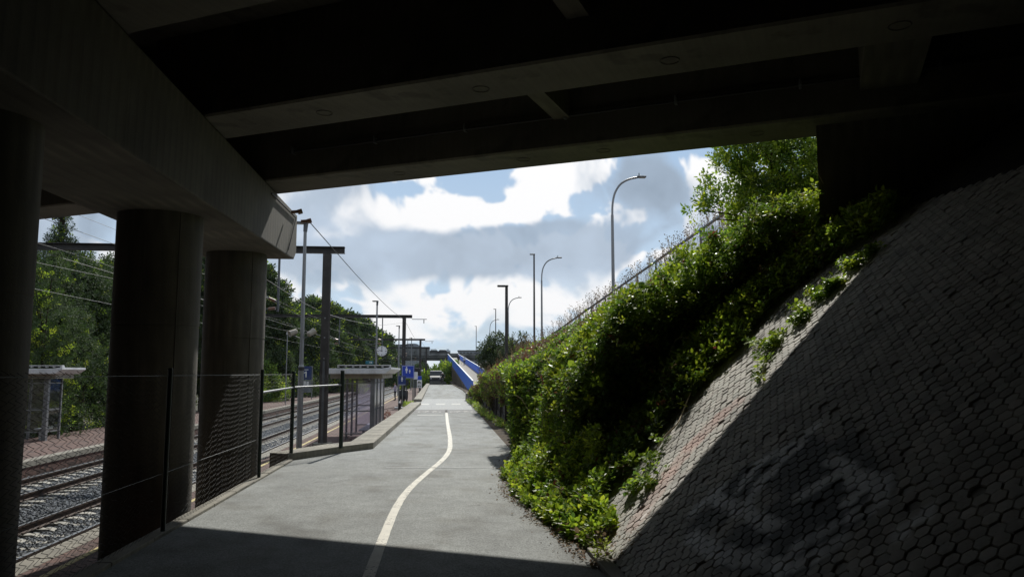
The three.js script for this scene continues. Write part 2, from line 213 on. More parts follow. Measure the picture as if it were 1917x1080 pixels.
// ------------------------------------------------------------------ ground, path, platforms, tracks
const PATH_L = [[-14, -2.9], [15.2, -2.9], [16.6, -2.35], [17.6, -1.85], [41, -1.55], [48, -1.65], [111, -2.45]];
const PATH_R = [[-14, 1.45], [8, 1.45], [9.2, 1.36], [10.5, 1.16], [12.7, 1.14], [15, 1.45], [20, 1.72], [24, 1.66], [30, 1.42], [46, 1.32], [47, 1.75], [75, 1.7], [111, 1.05]];
{
  const ds = []; for (let d = -14; d < 4; d += 1) ds.push(d); for (let d = 4; d < 20; d += 0.16) ds.push(d); for (let d = 20; d < 50; d += 0.5) ds.push(d); for (let d = 50; d <= 111; d += 3) ds.push(d);
  const C = 34, pos = [], uv = [], col = [], idx = [];
  ds.forEach((d, i) => {
    const a = lin(PATH_L, d), b = lin(PATH_R, d) + (d > 7 && d < 46 ? 0.20 * (fbm(d * 0.9, 3, 1, 4) - 0.5) : 0);
    for (let k = 0; k < C; k++) {
      const x = mix(a, b, k / (C - 1)); pos.push(x, 0, -d); uv.push(x, d);
      const patch = fbm(x * 0.9, d * 0.35, 4, 4), blot = smooth(0.56, 0.74, fbm(x * 2.3, d * 1.7, 9, 5)), edgeDirt = smooth(0.55, 0.8, fbm(x * 3, d * 3, 15, 4) + 0.35 * smooth(0.5, 0.05, b - x));
      const c = 0.86 + 0.34 * (patch - 0.5) - 0.13 * blot - 0.22 * edgeDirt; col.push(c, c * (1 - 0.03 * edgeDirt), c * (0.99 - 0.08 * edgeDirt));
    }
    if (i) for (let k = 0; k < C - 1; k++) { const p = (i - 1) * C + k, q = i * C + k; idx.push(p, p + 1, q, p + 1, q + 1, q); }
  });
  const g = new THREE.BufferGeometry(); g.setAttribute('position', new THREE.Float32BufferAttribute(pos, 3)); g.setAttribute('uv', new THREE.Float32BufferAttribute(uv, 2)); g.setAttribute('color', new THREE.Float32BufferAttribute(col, 3)); g.setIndex(idx); g.computeVertexNormals();
  struct('path', g, M.asphalt, 'grey asphalt cycle and foot path running under the bridge');
  // painted lines and symbols, each a thin sheet on the asphalt
  const line = [[-2, -0.62], [6.6, -0.6], [8, -0.6], [9.9, -0.585], [11.4, -0.5], [13.2, -0.27], [15.2, 0], [16.3, 0.09], [17.3, 0.14], [20.1, 0.155], [26.6, 0.11], [34.9, 0.09]];
  const L = [], Rr = []; for (let d = -2; d <= 34.9; d += 0.2) { const x = (lin(line, d - 0.7) + lin(line, d) + lin(line, d + 0.7) + lin(line, d - 0.35) + lin(line, d + 0.35)) / 5, w = 0.051 + 0.004 * (n3(d * 9, 0, 1) - 0.5); L.push([x - w, d]); Rr.push([x + w, d]); }
  tag(part('centre_line', strip(L, Rr, 0.004), M.paint, scene), 'long curved off-white line painted down the middle of the path', 'road marking');
  const dash = (x, d, w, l) => strip([[x - w / 2, d], [x - w / 2, d + l]], [[x + w / 2, d], [x + w / 2, d + l]], 0.008);
  struct('asphalt_strip', strip([[-1.5, 32.6], [-1.5, 35.4]], [[1.35, 32.6], [1.35, 35.4]], 0.004), M.asphaltDark);
  struct('asphalt_strip', strip([[-1.5, 35.4], [-1.6, 50]], [[1.28, 35.4], [1.5, 50]], 0.004), M.asphaltPale);
  struct('joint_strip', strip([[-1.0, 13.85], [-1.0, 13.97]], [[1.1, 13.75], [1.1, 13.87]], 0.004), M.asphaltPale);
  ['leftmost', 'second from left', 'third from left', 'rightmost'].forEach((w, i) => tag(part(numbered('crossing_dash'), dash(-1.02 + i * 0.82, 40.8, 0.46, 1.3), M.paintWorn, scene), `${w} white dash of the dashed line painted across the path`, 'road marking', 'white dashes across the path'));
  // flat bicycle symbols
  [[-0.62, 'left'], [0.72, 'right']].forEach(([cx, side]) => {
    const gs = [], o = (x, d, r) => { const g = new THREE.RingGeometry(r - 0.05, r, 16); g.rotateX(-Math.PI / 2); g.scale(1, 1, 2.2); g.translate(x, 0.008, -d); return g; };
    gs.push(o(cx - 0.30, 33.3, 0.19), o(cx + 0.30, 33.3, 0.19));
    for (const [a, b] of [[[-0.3, 33.3], [-0.12, 34.0]], [[-0.12, 34.0], [0.2, 34.0]], [[0.2, 34.0], [0.3, 33.3]], [[-0.05, 33.35], [0.2, 34.0]], [[-0.12, 34.0], [-0.05, 33.35]], [[-0.2, 34.3], [-0.05, 34.3]], [[0.15, 34.25], [0.32, 34.2]]]) gs.push(strip([[cx + a[0] - 0.03, a[1]], [cx + b[0] - 0.03, b[1] + 0.01]], [[cx + a[0] + 0.03, a[1] + 0.06], [cx + b[0] + 0.03, b[1] + 0.07]], 0.008));
    tag(part(numbered('bicycle_symbol'), gs, M.paintWorn, scene), `worn white bicycle symbol painted on the ${side} lane of the path`, 'road marking');
  });
  tag(part(numbered('crossing_dash'), dash(-0.55, 30.6, 1.0, 0.35), M.paintWorn, scene), 'short white bar painted on the left lane in front of the bicycle symbol', 'road marking');
  const crackMat = std(0.06, 0.06, 0.058, 1, { map: texSoil }); srand(88);
  for (const [x0, d0, x1, d1] of [[-2.3, 15.9, -0.6, 16.4], [-0.2, 9.4, 1.1, 10.6], [-2.6, 11.6, -1.4, 12.5], [0.5, 18.5, 1.5, 21], [-1.3, 20, -0.7, 26]]) { const A = [], B = []; for (let k = 0; k <= 26; k++) { const t = k / 26, jx = (fbm(t * 9 + x0, d0, 1, 4) - 0.5) * 0.5, jd = (fbm(t * 9, d0 + 7, 4, 4) - 0.5) * 0.4, w = 0.0035 * (0.3 + n3(t * 17, d0, 3)); const x = mix(x0, x1, t) + jx, d = mix(d0, d1, t) + jd; A.push([x - w, d - w]); B.push([x + w, d + w]); } struct('asphalt_crack', strip(A, B, 0.004), crackMat); }
  struct('verge', strip([[7, 1.25], [9, 1.15], [10.5, 0.95], [13, 0.95], [16, 1.25], [46, 1.1]].map(p => [p[1], p[0]]), [[7, 1.6], [9, 2.2], [10.5, 2.2], [13, 2.2], [16, 2.2], [46, 2.2]].map(p => [p[1], p[0]]), -0.006, (x, d) => 0.05 * smooth(1.3, 2, x)), M.soil, 'strip of bare soil along the right edge of the path');
}
{ const g = new THREE.PlaneGeometry(6000, 6000, 1, 1); g.rotateX(-Math.PI / 2); g.translate(0, -1.95, 0); struct('ground', metreUV(g), M.ground); }
struct('ballast_bed', metreUV(prism([[-13.2, -30], [-6.05, -30], [-6.05, 330], [-13.2, 330]], -1.93, -1.62)), M.ballast, 'grey ballast bed under the two railway tracks');
struct('platform', prism([[-6.2, -30], [-2.96, -30], [-2.96, 15.2], [-1.85, 17.6], [-1.5, 40], [-1.6, 160], [-6.2, 160]], -1.93, -1.12), M.pavers, 'reddish brown paved platform beside the path');
struct('platform', prism([[-13.05, -30], [-13.05, 170], [-17.6, 170], [-17.6, -30]], -1.93, -1.125), M.pavers, 'reddish brown paved platform on the far side of the tracks');
for (const [x, side] of [[-6.02, 'near'], [-13.22, 'far']]) {
  const e = thing('platform_edge', `pale concrete edging stones along the ${side} platform`, 'edging', [x, 0, 0]);
  const g = box(-0.19, 0.19, -1.30, -1.105, -0.49, 0.49, 0.012);
  for (let i = 0; i < 110; i++) { const m = part('stone', g, M.coping, e); m.position.z = -6 - i; m.position.y = (n3(i * 3.3, 1, 1) - 0.5) * 0.008; }
}
// yellow safety strip on the near platform
tag(part('safety_line', metreUV(prism([[-5.5, 6], [-5.4, 6], [-5.4, 120], [-5.5, 120]], -1.12, -1.114)), std(0.55, 0.45, 0.18, 0.8, { map: texGrime }), scene), 'thin yellowish safety line painted along the near platform', 'platform marking');
// tracks
{
  const prof = new THREE.Shape(); [[-0.07, 0], [0.07, 0], [0.07, 0.012], [0.012, 0.03], [0.012, 0.115], [0.036, 0.128], [0.036, 0.165], [-0.036, 0.165], [-0.036, 0.128], [-0.012, 0.115], [-0.012, 0.03], [-0.07, 0.012]].forEach((p, i) => i ? prof.lineTo(...p) : prof.moveTo(...p));
  const rg = new THREE.ExtrudeGeometry(prof, { depth: 340, bevelEnabled: false }); rg.translate(0, -1.567, -320);
  const headG = box(-0.034, 0.034, -1.4025, -1.4, -320, 20);
  srand(31);
  const sleeperShape = (() => { const s = new THREE.Shape(); s.moveTo(-1.25, 0); s.lineTo(1.25, 0); s.lineTo(1.25, 0.20); s.lineTo(0.45, 0.20); s.lineTo(0.3, 0.155); s.lineTo(-0.3, 0.155); s.lineTo(-0.45, 0.20); s.lineTo(-1.25, 0.20); const g = new THREE.ExtrudeGeometry(s, { depth: 0.22, bevelEnabled: true, bevelSize: 0.018, bevelThickness: 0.018, bevelSegments: 1 }); g.translate(0, -1.79, -0.11); return metreUV(g); })();
  const tones = [M.sleeper, M.sleeper.clone(), M.sleeper.clone()]; tones[1].color.multiplyScalar(0.86); tones[2].color.multiplyScalar(1.1);
  const clipG = merge([-0.79, -0.66, 0.66, 0.79].map(x => box(x - 0.03, x + 0.03, -1.575, -1.54, -0.06, 0.06)));
  for (const [cx, lab] of [[-7.75, 'railway track nearest the path, next to the near platform'], [-11.35, 'far railway track beside the opposite platform']]) {
    const t = thing('railway_track', lab, 'railway track', [cx, 0, 0], 0, 'railway tracks');
    for (const s of [-0.735, 0.735]) { const r = part('rail', rg, M.railSide, t); r.position.x = s; const h = part('rail_head', headG, M.railTop, r); h.position.y = 0.003; }
    for (let i = 0; i < 230; i++) { const m = part('sleeper', sleeperShape, tones[Math.floor(R() * 3)], t); m.position.set((R() - 0.5) * 0.02, (R() - 0.5) * 0.01, -9 - i * 0.6); if (i < 50) part('clip', clipG, M.railSide, m); }
  }
  const sGeo = new THREE.IcosahedronGeometry(1, 0); { const p = sGeo.attributes.position; for (let i = 0; i < p.count; i++) { const x = p.getX(i), y = p.getY(i), z = p.getZ(i), k = 0.7 + 0.6 * n3(x * 2 + 5, y * 2 + 5, z * 2 + 5); p.setXYZ(i, x * k, y * k, z * k); } sGeo.computeVertexNormals(); }
  const N = 46000, im = new THREE.InstancedMesh(sGeo, M.stone, N); im.name = 'ballast_stones'; const m4 = new THREE.Matrix4(), q = new THREE.Quaternion(), e = new THREE.Euler(), c = new THREE.Color();
  for (let i = 0; i < N; i++) { const d = 10 + 75 * Math.pow(R(), 1.8), x = rr(-13.0, -6.25); q.setFromEuler(e.set(R() * 6, R() * 6, R() * 6)); const s = rr(0.018, 0.038); m4.compose(V(x, -1.615 + (R() - 0.3) * 0.02, -d), q, V(s, s * 0.8, s)); im.setMatrixAt(i, m4); const k = rr(0.55, 1.35); im.setColorAt(i, c.setRGB(k, k, k * rr(0.96, 1.05))); }
  scene.add(im); tag(im, 'loose grey ballast stones between the rails', 'ballast', null, 'stuff');
}

// ------------------------------------------------------------------ the bridge
{
  const b = thing('concrete_bridge', 'wide dark concrete beam bridge overhead on round columns', 'bridge');
  const TURN = Math.PI - Math.acos(0.8895);
  const inBridge = (g) => { g.rotateY(TURN); return g; };          // local x runs along the beams, local z across them
  const uPier = (s) => (0.4569 * s + 4.2) / 0.8895, uAb = (s) => (0.4569 * s - 9.4) / 0.8895, uX = (s) => (0.4569 * s - 6.6) / 0.8895, uFar = (s) => (0.4569 * s + 21.2) / 0.8895;
  const ring = new THREE.TorusGeometry(0.105, 0.009, 6, 24); ring.rotateX(Math.PI / 2);
  srand(77);
  for (let i = 0; i < 12; i++) {
    const s1 = 12.12 - i * 3.235, s0 = s1 - 0.94, sm_ = (s0 + s1) / 2;
    const mk = (ua, ub) => { const sh = new THREE.Shape(); const c = 0.03; [[s0 + c, 5.15], [s1 - c, 5.15], [s1, 5.15 + c], [s1 - 0.02, 6.4], [s0 + 0.02, 6.4], [s0, 5.15 + c]].forEach((p, k) => k ? sh.lineTo(...p) : sh.moveTo(...p)); const g = new THREE.ExtrudeGeometry(sh, { depth: ub - ua, bevelEnabled: false }); g.rotateY(Math.PI / 2); g.scale(1, 1, -1); const p = g.attributes.position; for (let k = 0; k < p.count; k += 3) { const a = [p.getX(k), p.getY(k), p.getZ(k)]; p.setXYZ(k, p.getX(k + 1), p.getY(k + 1), p.getZ(k + 1)); p.setXYZ(k + 1, ...a); } g.translate(ua, 0, 0); g.computeVertexNormals(); return inBridge(metreUV(g)); };
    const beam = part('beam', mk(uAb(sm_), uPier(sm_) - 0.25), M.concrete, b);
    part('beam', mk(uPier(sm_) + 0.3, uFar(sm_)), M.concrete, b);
    const us = i === 0 ? [0.85, 3.18, 4.54, 6.9] : i === 1 ? [-0.8, 1.53, 3.87, 6.2] : [uX(sm_) + 3, uX(sm_) + 6];
    for (const u of us) { const g = ring.clone(); g.translate(u, 5.149, i === 0 ? s0 + 0.43 : s0 + 0.5); part('lifting_patch', inBridge(g), M.concrete, beam); }
    // cross beams between the main beams
    if (i < 8) for (const [du, dep] of [[0, 0.75]]) {
      const u = i === 0 ? 3.72 : i === 1 ? 2.45 : uX(sm_) + 8;
      part('cross_beam', inBridge(box(u - 0.13, u + 0.13, 5.6, 6.4, s0 - 2.30 + 0.002, s0 - 0.002)), M.concreteStreak, b);
      part('cross_beam', inBridge(box(uX(sm_) + 0.2, uX(sm_) + 0.9, 5.45, 6.4, s0 - 2.30 + 0.002, s0 - 0.002)), M.concreteStreak, b);
    }
  }
  part('deck', inBridge(box(-24, 36, 6.402, 6.72, -27, 13.3)), M.deck, b);
  part('parapet', inBridge(box(-24, 36, 6.722, 7.7, 13.0, 13.28)), M.concrete, b);
  // pier cap with a slightly rising soffit and chamfered end
  const cap = (() => {
    const sh = new THREE.Shape(); [[-8, 3.62], [16.6, 4.09], [17.05, 4.11], [17.28, 4.28], [17.28, 5.13], [-8, 5.13]].forEach((p, k) => k ? sh.lineTo(...p) : sh.moveTo(...p));
    const g = new THREE.ExtrudeGeometry(sh, { depth: 1.80, bevelEnabled: true, bevelSize: 0.025, bevelThickness: 0.025, bevelOffset: -0.025, bevelSegments: 2 });
    g.rotateY(Math.PI / 2); g.translate(-5.12, 0, 0); return metreUV(g); })();
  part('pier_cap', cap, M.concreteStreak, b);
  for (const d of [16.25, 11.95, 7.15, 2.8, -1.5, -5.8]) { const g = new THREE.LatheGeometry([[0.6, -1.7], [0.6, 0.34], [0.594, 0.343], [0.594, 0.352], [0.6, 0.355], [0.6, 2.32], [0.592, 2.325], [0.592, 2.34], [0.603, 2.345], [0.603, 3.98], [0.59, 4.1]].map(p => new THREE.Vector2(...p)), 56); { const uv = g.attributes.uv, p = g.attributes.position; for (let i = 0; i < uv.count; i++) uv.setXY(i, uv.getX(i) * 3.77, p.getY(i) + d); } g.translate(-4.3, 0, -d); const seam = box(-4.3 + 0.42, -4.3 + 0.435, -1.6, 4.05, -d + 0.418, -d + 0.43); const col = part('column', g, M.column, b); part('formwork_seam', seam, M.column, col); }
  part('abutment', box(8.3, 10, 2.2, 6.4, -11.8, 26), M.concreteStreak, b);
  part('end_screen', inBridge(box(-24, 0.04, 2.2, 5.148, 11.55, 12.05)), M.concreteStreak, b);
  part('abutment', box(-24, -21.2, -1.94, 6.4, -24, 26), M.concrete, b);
  part('end_wall', box(-26, 9, -1.94, 6.4, 26.02, 26.6), M.deck, b);
  // service pipe clipped to the far beam
  const pipe = part('service_pipe', inBridge(rod([-2.6, 5.62, 11.13], [8.9, 5.62, 11.13], 0.022)), M.steelDark, b);
  for (let k = 0; k < 7; k++) { const u = -1.5 + k * 1.72; part('pipe_bracket', inBridge(merge([box(u - 0.02, u + 0.02, 5.58, 5.67, 11.09, 11.185), rod([u, 5.62, 11.09], [u, 5.70, 11.09], 0.012)])), M.galv, pipe); }
  part('downpipe', [rod([-3.27, 5.0, -14.6], [-3.27, 5.02, -17.0], 0.015), rod([-3.27, 5.02, -17.0], [-3.27, 4.2, -16.3], 0.009)], M.steelDark, b);
  for (const [dx, y, d] of [[-3.22, 4.98, 16.2], [-3.2, 4.98, 17.2]]) part('cable_anchor', [rod([dx, y, -d], [dx + 0.18, y + 0.02, -d - 0.02], 0.035), rod([dx + 0.14, y, -d], [dx + 0.22, y + 0.03, -d - 0.02], 0.055)], M.insul, b);
}

// ------------------------------------------------------------------ the hexagon paved slope
const SL = { k: 1.18, x0: 1.42, len: Math.hypot(1.18, 1) };
const slopeAt = (a, z, h = 0) => V(SL.x0 + a * 1.18 / SL.len - h / SL.len, a / SL.len + h * 1.18 / SL.len, z);
{
  const slope = new THREE.Group(); slope.name = 'paved_slope'; scene.add(slope); tag(slope, 'steep bank paved with grey hexagon blocks below the bridge', null, null, 'structure');
  const base = (() => { const p = [], uv = [], idx = []; for (const [i, z] of [[0, 26], [1, -13.2]]) for (const a of [-0.3, 9.2]) { const v = slopeAt(a, z, -0.035); p.push(v.x, v.y, v.z); uv.push(a, z); } idx.push(0, 1, 2, 1, 3, 2); const g = new THREE.BufferGeometry(); g.setAttribute('position', new THREE.Float32BufferAttribute(p, 3)); g.setAttribute('uv', new THREE.Float32BufferAttribute(uv, 2)); g.setIndex(idx); g.computeVertexNormals(); return g; })();
  part('bedding', base, M.joint, slope);
  part('toe_kerb', box(1.33, 1.46, -0.1, 0.045, -7.3, 20, 0.01), M.kerb, slope);
  // spray paint on the blocks: [colour, width, points as (height up the slope a, z)]
  const paint = [[[0.32,0.35,0.38,0.9],0.28,[[0.9,-5.98],[1.25,-6.01],[1.55,-5.73],[1.44,-5.08],[1.13,-5.06],[0.82,-5.22],[0.93,-4.59],[1.36,-4.56],[1.64,-5.21]]],[[1.75,1.85,2.0,1],0.07,[[1.16,-6.0],[1.42,-6.11],[1.67,-5.93],[1.9,-5.84]]],[[1.75,1.85,2.0,1],0.07,[[0.8,-6.3],[0.99,-6.32],[1.1,-6.29]]],[[1.75,1.85,2.0,1],0.075,[[1.08,-5.66],[1.24,-5.77],[1.36,-5.79]]],[[1.75,1.85,2.0,1],0.07,[[1.36,-5.79],[1.52,-5.83],[1.7,-5.78]]],[[1.75,1.85,2.0,1],0.085,[[0.62,-5.95],[0.63,-5.46],[0.68,-5.04],[0.76,-4.93]]],[[1.75,1.85,2.0,1],0.07,[[1.27,-5.13],[1.42,-5.05],[1.55,-4.97]]],[[1.75,1.85,2.0,1],0.075,[[1.35,-4.61],[1.47,-4.59],[1.55,-4.48],[1.38,-4.34],[1.27,-4.44]]],[[1.75,1.85,2.0,1],0.07,[[0.73,-4.88],[0.77,-4.56],[0.94,-4.41],[1.1,-4.33]]],[[1.75,1.85,2.0,1],0.07,[[0.99,-6.19],[1.01,-5.55],[0.97,-5.05]]],[[1.75,1.85,2.0,1],0.07,[[0.79,-4.58],[0.96,-4.64],[1.14,-4.51]]],[[1.75,1.85,2.0,1],0.06,[[1.28,-3.97],[1.44,-3.92]]],[[1.75,1.85,2.0,1],0.07,[[1.64,-5.21],[1.52,-4.76],[1.56,-4.52]]],[[1.15,0.74,0.68,0.42],0.16,[[0.46,-7.15],[1.01,-7.58],[1.45,-7.78],[1.86,-7.84],[2.03,-7.8]]],[[1.65,1.65,1.7,0.9],0.03,[[0.48,-7.09],[0.65,-7.15]]],[[1.65,1.65,1.7,0.9],0.03,[[0.91,-7.13],[1.08,-7.18]]],[[1.65,1.65,1.7,0.9],0.028,[[1.04,-7.79],[1.19,-7.82]]],[[1.65,1.65,1.7,0.9],0.028,[[0.84,-7.59],[0.96,-7.64]]]];
  const segD = (x, y, a, b) => { const dx = b[0] - a[0], dy = b[1] - a[1], t = Math.max(0, Math.min(1, ((x - a[0]) * dx + (y - a[1]) * dy) / (dx * dx + dy * dy + 1e-9))); return Math.hypot(x - a[0] - t * dx, y - a[1] - t * dy); };
  const W = 0.092, Rv = W / Math.sqrt(3), rings = [[0.985, -0.03], [0.985, 0], [0.90, 0.006]];
  const all = []; srand(404);
  const cs = Math.cos, sn = Math.sin, tmp = V(0, 0, 0);
  for (let row = 0; row < 146; row++) for (let i = 0; i < 62; i++) {
    const z = -1.2 - row * 1.5 * Rv, a = (i + (row % 2) * 0.5) * W + 0.07; if (z < -11.4 + 0) continue;
    const hgt = (R() - 0.5) * 0.009 - (R() < 0.04 ? 0.012 : 0), ta = (R() - 0.5) * 0.08, tz = (R() - 0.5) * 0.08, sc = 0.965 + R() * 0.03, tone = 0.82 + R() * 0.30 - (R() < 0.06 ? 0.22 : 0), warm = 0.97 + R() * 0.05;
    const dirt = fbm(a * 1.3, z * 1.3, 3, 4); let c = [tone * (0.8 + 0.4 * dirt) * warm, tone * (0.8 + 0.4 * dirt), tone * (0.8 + 0.4 * dirt) * 0.98];
    const cen = slopeAt(a, z);
    all.push({ a, z, hgt, ta, tz, sc, c, cen, key: 0 });
  }
  const shade = (p, a, z) => { let [r, g, b] = p.c; for (const [rgb, w, pts] of paint) for (let k = 1; k < pts.length; k++) { const d = segD(a, z, pts[k - 1], pts[k]); if (d < w * 1.4) { const f = smooth(w * 1.15, w * 0.75, d + 0.05 * (n3(a * 14, z * 14, 2) - 0.5)) * (0.75 + 0.25 * smooth(0.3, 0.62, n3(p.a * 23, p.z * 23, 5))) * rgb[3]; r = mix(r, rgb[0], f); g = mix(g, rgb[1], f); b = mix(b, rgb[2], f); } } return [r, g, b]; };
  const build = (p) => {
    const pos = [], col = [], uv = [], nrm = [];
    const P = (k, ri) => { const f = rings[ri], th = k * Math.PI / 3, x = sn(th) * Rv * f[0] * p.sc, zz = cs(th) * Rv * f[0] * p.sc; return [x, f[1] + p.hgt + p.ta * x + p.tz * zz, zz]; };
    const put = (q) => { const v = slopeAt(p.a + q[0], p.z + q[2], q[1]); pos.push(v.x, v.y, v.z); uv.push(p.a + q[0], p.z + q[2]); const s = shade(p, p.a + q[0], p.z + q[2]); col.push(...s); };
    for (let ri = 0; ri < 2; ri++) for (let k = 0; k < 6; k++) { const A = P(k, ri), B = P(k + 1, ri), C = P(k, ri + 1), D = P(k + 1, ri + 1); put(A); put(B); put(D); put(A); put(D); put(C); }
    for (let k = 0; k < 6; k++) { put(P(k, 2)); put(P(k + 1, 2)); put([0, 0.0075 + p.hgt, 0]); }
    const g = new THREE.BufferGeometry(); g.setAttribute('position', new THREE.Float32BufferAttribute(pos, 3)); g.setAttribute('uv', new THREE.Float32BufferAttribute(uv, 2)); g.setAttribute('color', new THREE.Float32BufferAttribute(col, 3)); g.computeVertexNormals(); return g;
  };
  for (const p of all) { const q = p.cen.clone().project(camera); const inF = Math.abs(q.x) < 1.02 && Math.abs(q.y) < 1.02 && q.z < 1; p.key = (inF ? 0 : 1000) + p.cen.distanceTo(camera.position); }
  all.sort((a, b) => a.key - b.key);
  all.slice(0, 290).forEach(p => part('paver', build(p), M.hex, slope));
  const rest = part('paver_field', all.slice(290).map(build), M.hex, slope); rest.userData.kind = 'stuff';
}

// ------------------------------------------------------------------ embankment on the right
const crestX = d => 10 - 0.16 * d, crestY = d => 7.78 - 0.159 * d;
const wallTop = d => lin([[12.8, 0], [15.4, 1.55], [28, 1.6], [36, 1.35], [46, 0.45], [48, 0.03], [400, 0]], d);
const bankX0 = d => lin([[12.8, 1.42], [15.5, 2.1], [46, 2.1], [48, 1.72], [75, 1.8], [112, 1.15], [300, 0]], d);
function bank(x, d) {
  if (d < 12.8) return Math.max(0, (x - 1.42) / 1.18);
  const x0 = bankX0(d), y0 = wallTop(d), f = smooth(12.8, 16, d), plane = Math.max(0, (x - 1.42) / 1.18);
  let y;
  if (d < 47) { const cx = Math.max(crestX(d), x0 + 0.6), cy = Math.max(crestY(d), y0 * 0.7); y = x < cx ? mix(y0, cy, Math.pow(Math.max(0, (x - x0) / (cx - x0)), 1.18)) : cy; if (x > cx + 2.6) y = mix(cy, Math.max(cy, 4.4), smooth(cx + 2.6, cx + 6, x)); y = mix(Math.min(plane, cy), y, f); }
  else y = mix(0, 4.4, smooth(6.5, 10, x)) ;
  return y;
}
{
  const ds = []; for (let d = 12.8; d < 50; d += 0.7) ds.push(d); for (let d = 50; d <= 330; d += 10) ds.push(d);
  const C = 26, pos = [], uv = [], idx = [];
  ds.forEach((d, i) => { for (let k = 0; k < C; k++) { const t = k / (C - 1), x = bankX0(d) + (t < 0.75 ? t / 0.75 * 11 : 11 + (t - 0.75) / 0.25 * 60); pos.push(x, bank(x, d) + 0.12 * (fbm(x * 1.3, d * 1.3, 6, 3) - 0.5), -d); uv.push(x, d); } if (i) for (let k = 0; k < C - 1; k++) { const p = (i - 1) * C + k, q = i * C + k; idx.push(p, p + 1, q, p + 1, q + 1, q); } });
  const g = new THREE.BufferGeometry(); g.setAttribute('position', new THREE.Float32BufferAttribute(pos, 3)); g.setAttribute('uv', new THREE.Float32BufferAttribute(uv, 2)); g.setIndex(idx); g.computeVertexNormals();
  struct('embankment', g, M.soil, 'overgrown earth embankment rising on the right of the path');
  const w = thing('retaining_wall', 'low dark retaining wall of stacked horizontal planks behind the plants', 'retaining wall');
  srand(55);
  const dark = std(0.085, 0.08, 0.078, 0.9, { map: texConcrete, bumpMap: texConcrete, bumpScale: 0.01 }), dark2 = dark.clone(); dark2.color.multiplyScalar(1.25);
  for (let s = 0; s < 13; s++) { const d0 = 15.6 + s * 2.35; for (let k = 0; k < 6; k++) { const y = k * 0.27; if (y + 0.2 > wallTop(d0 + 1.2)) continue; part('plank', box(2.0 + k * 0.028, 2.16 + k * 0.028, y + 0.006, y + 0.262, -d0 - 2.33 + R() * 0.01, -d0, 0.012), R() < 0.5 ? dark : dark2, w); } part('post', box(1.93, 2.02, -0.1, Math.max(0.3, wallTop(d0 + 0.5) + 0.05), -d0 - 0.06, -d0 + 0.06, 0.01), dark2, w); }
  // handrail along the crest
  const h = thing('handrail', 'blue grey metal handrail climbing along the top of the green embankment', 'handrail');
  const at = (d, y) => [crestX(d) + 0.25, crestY(d) + y, -d];
  for (let d = 13.2; d < 45; d += 1.45) part('post', bar(at(d, -0.3), at(d, 1.0), 0.05, 0.05), M.blueRail, h);
  part('top_rail', bar(at(12.2, 1.02), at(45, 1.02), 0.055, 0.055), M.blueRail, h);
  part('middle_rail', bar(at(12.2, 0.48), at(45, 0.48), 0.045, 0.045), M.blueRail, h);
  const r = thing('end_wall', 'short stepped concrete wall stub at the right edge of the path', 'wall');
  part('block', box(1.28, 1.62, -0.05, 0.46, -47.6, -46, 0.02), M.kerb, r); part('block', box(1.45, 2.1, -0.05, 0.26, -45.98, -44.2, 0.02), M.kerb, r);
}

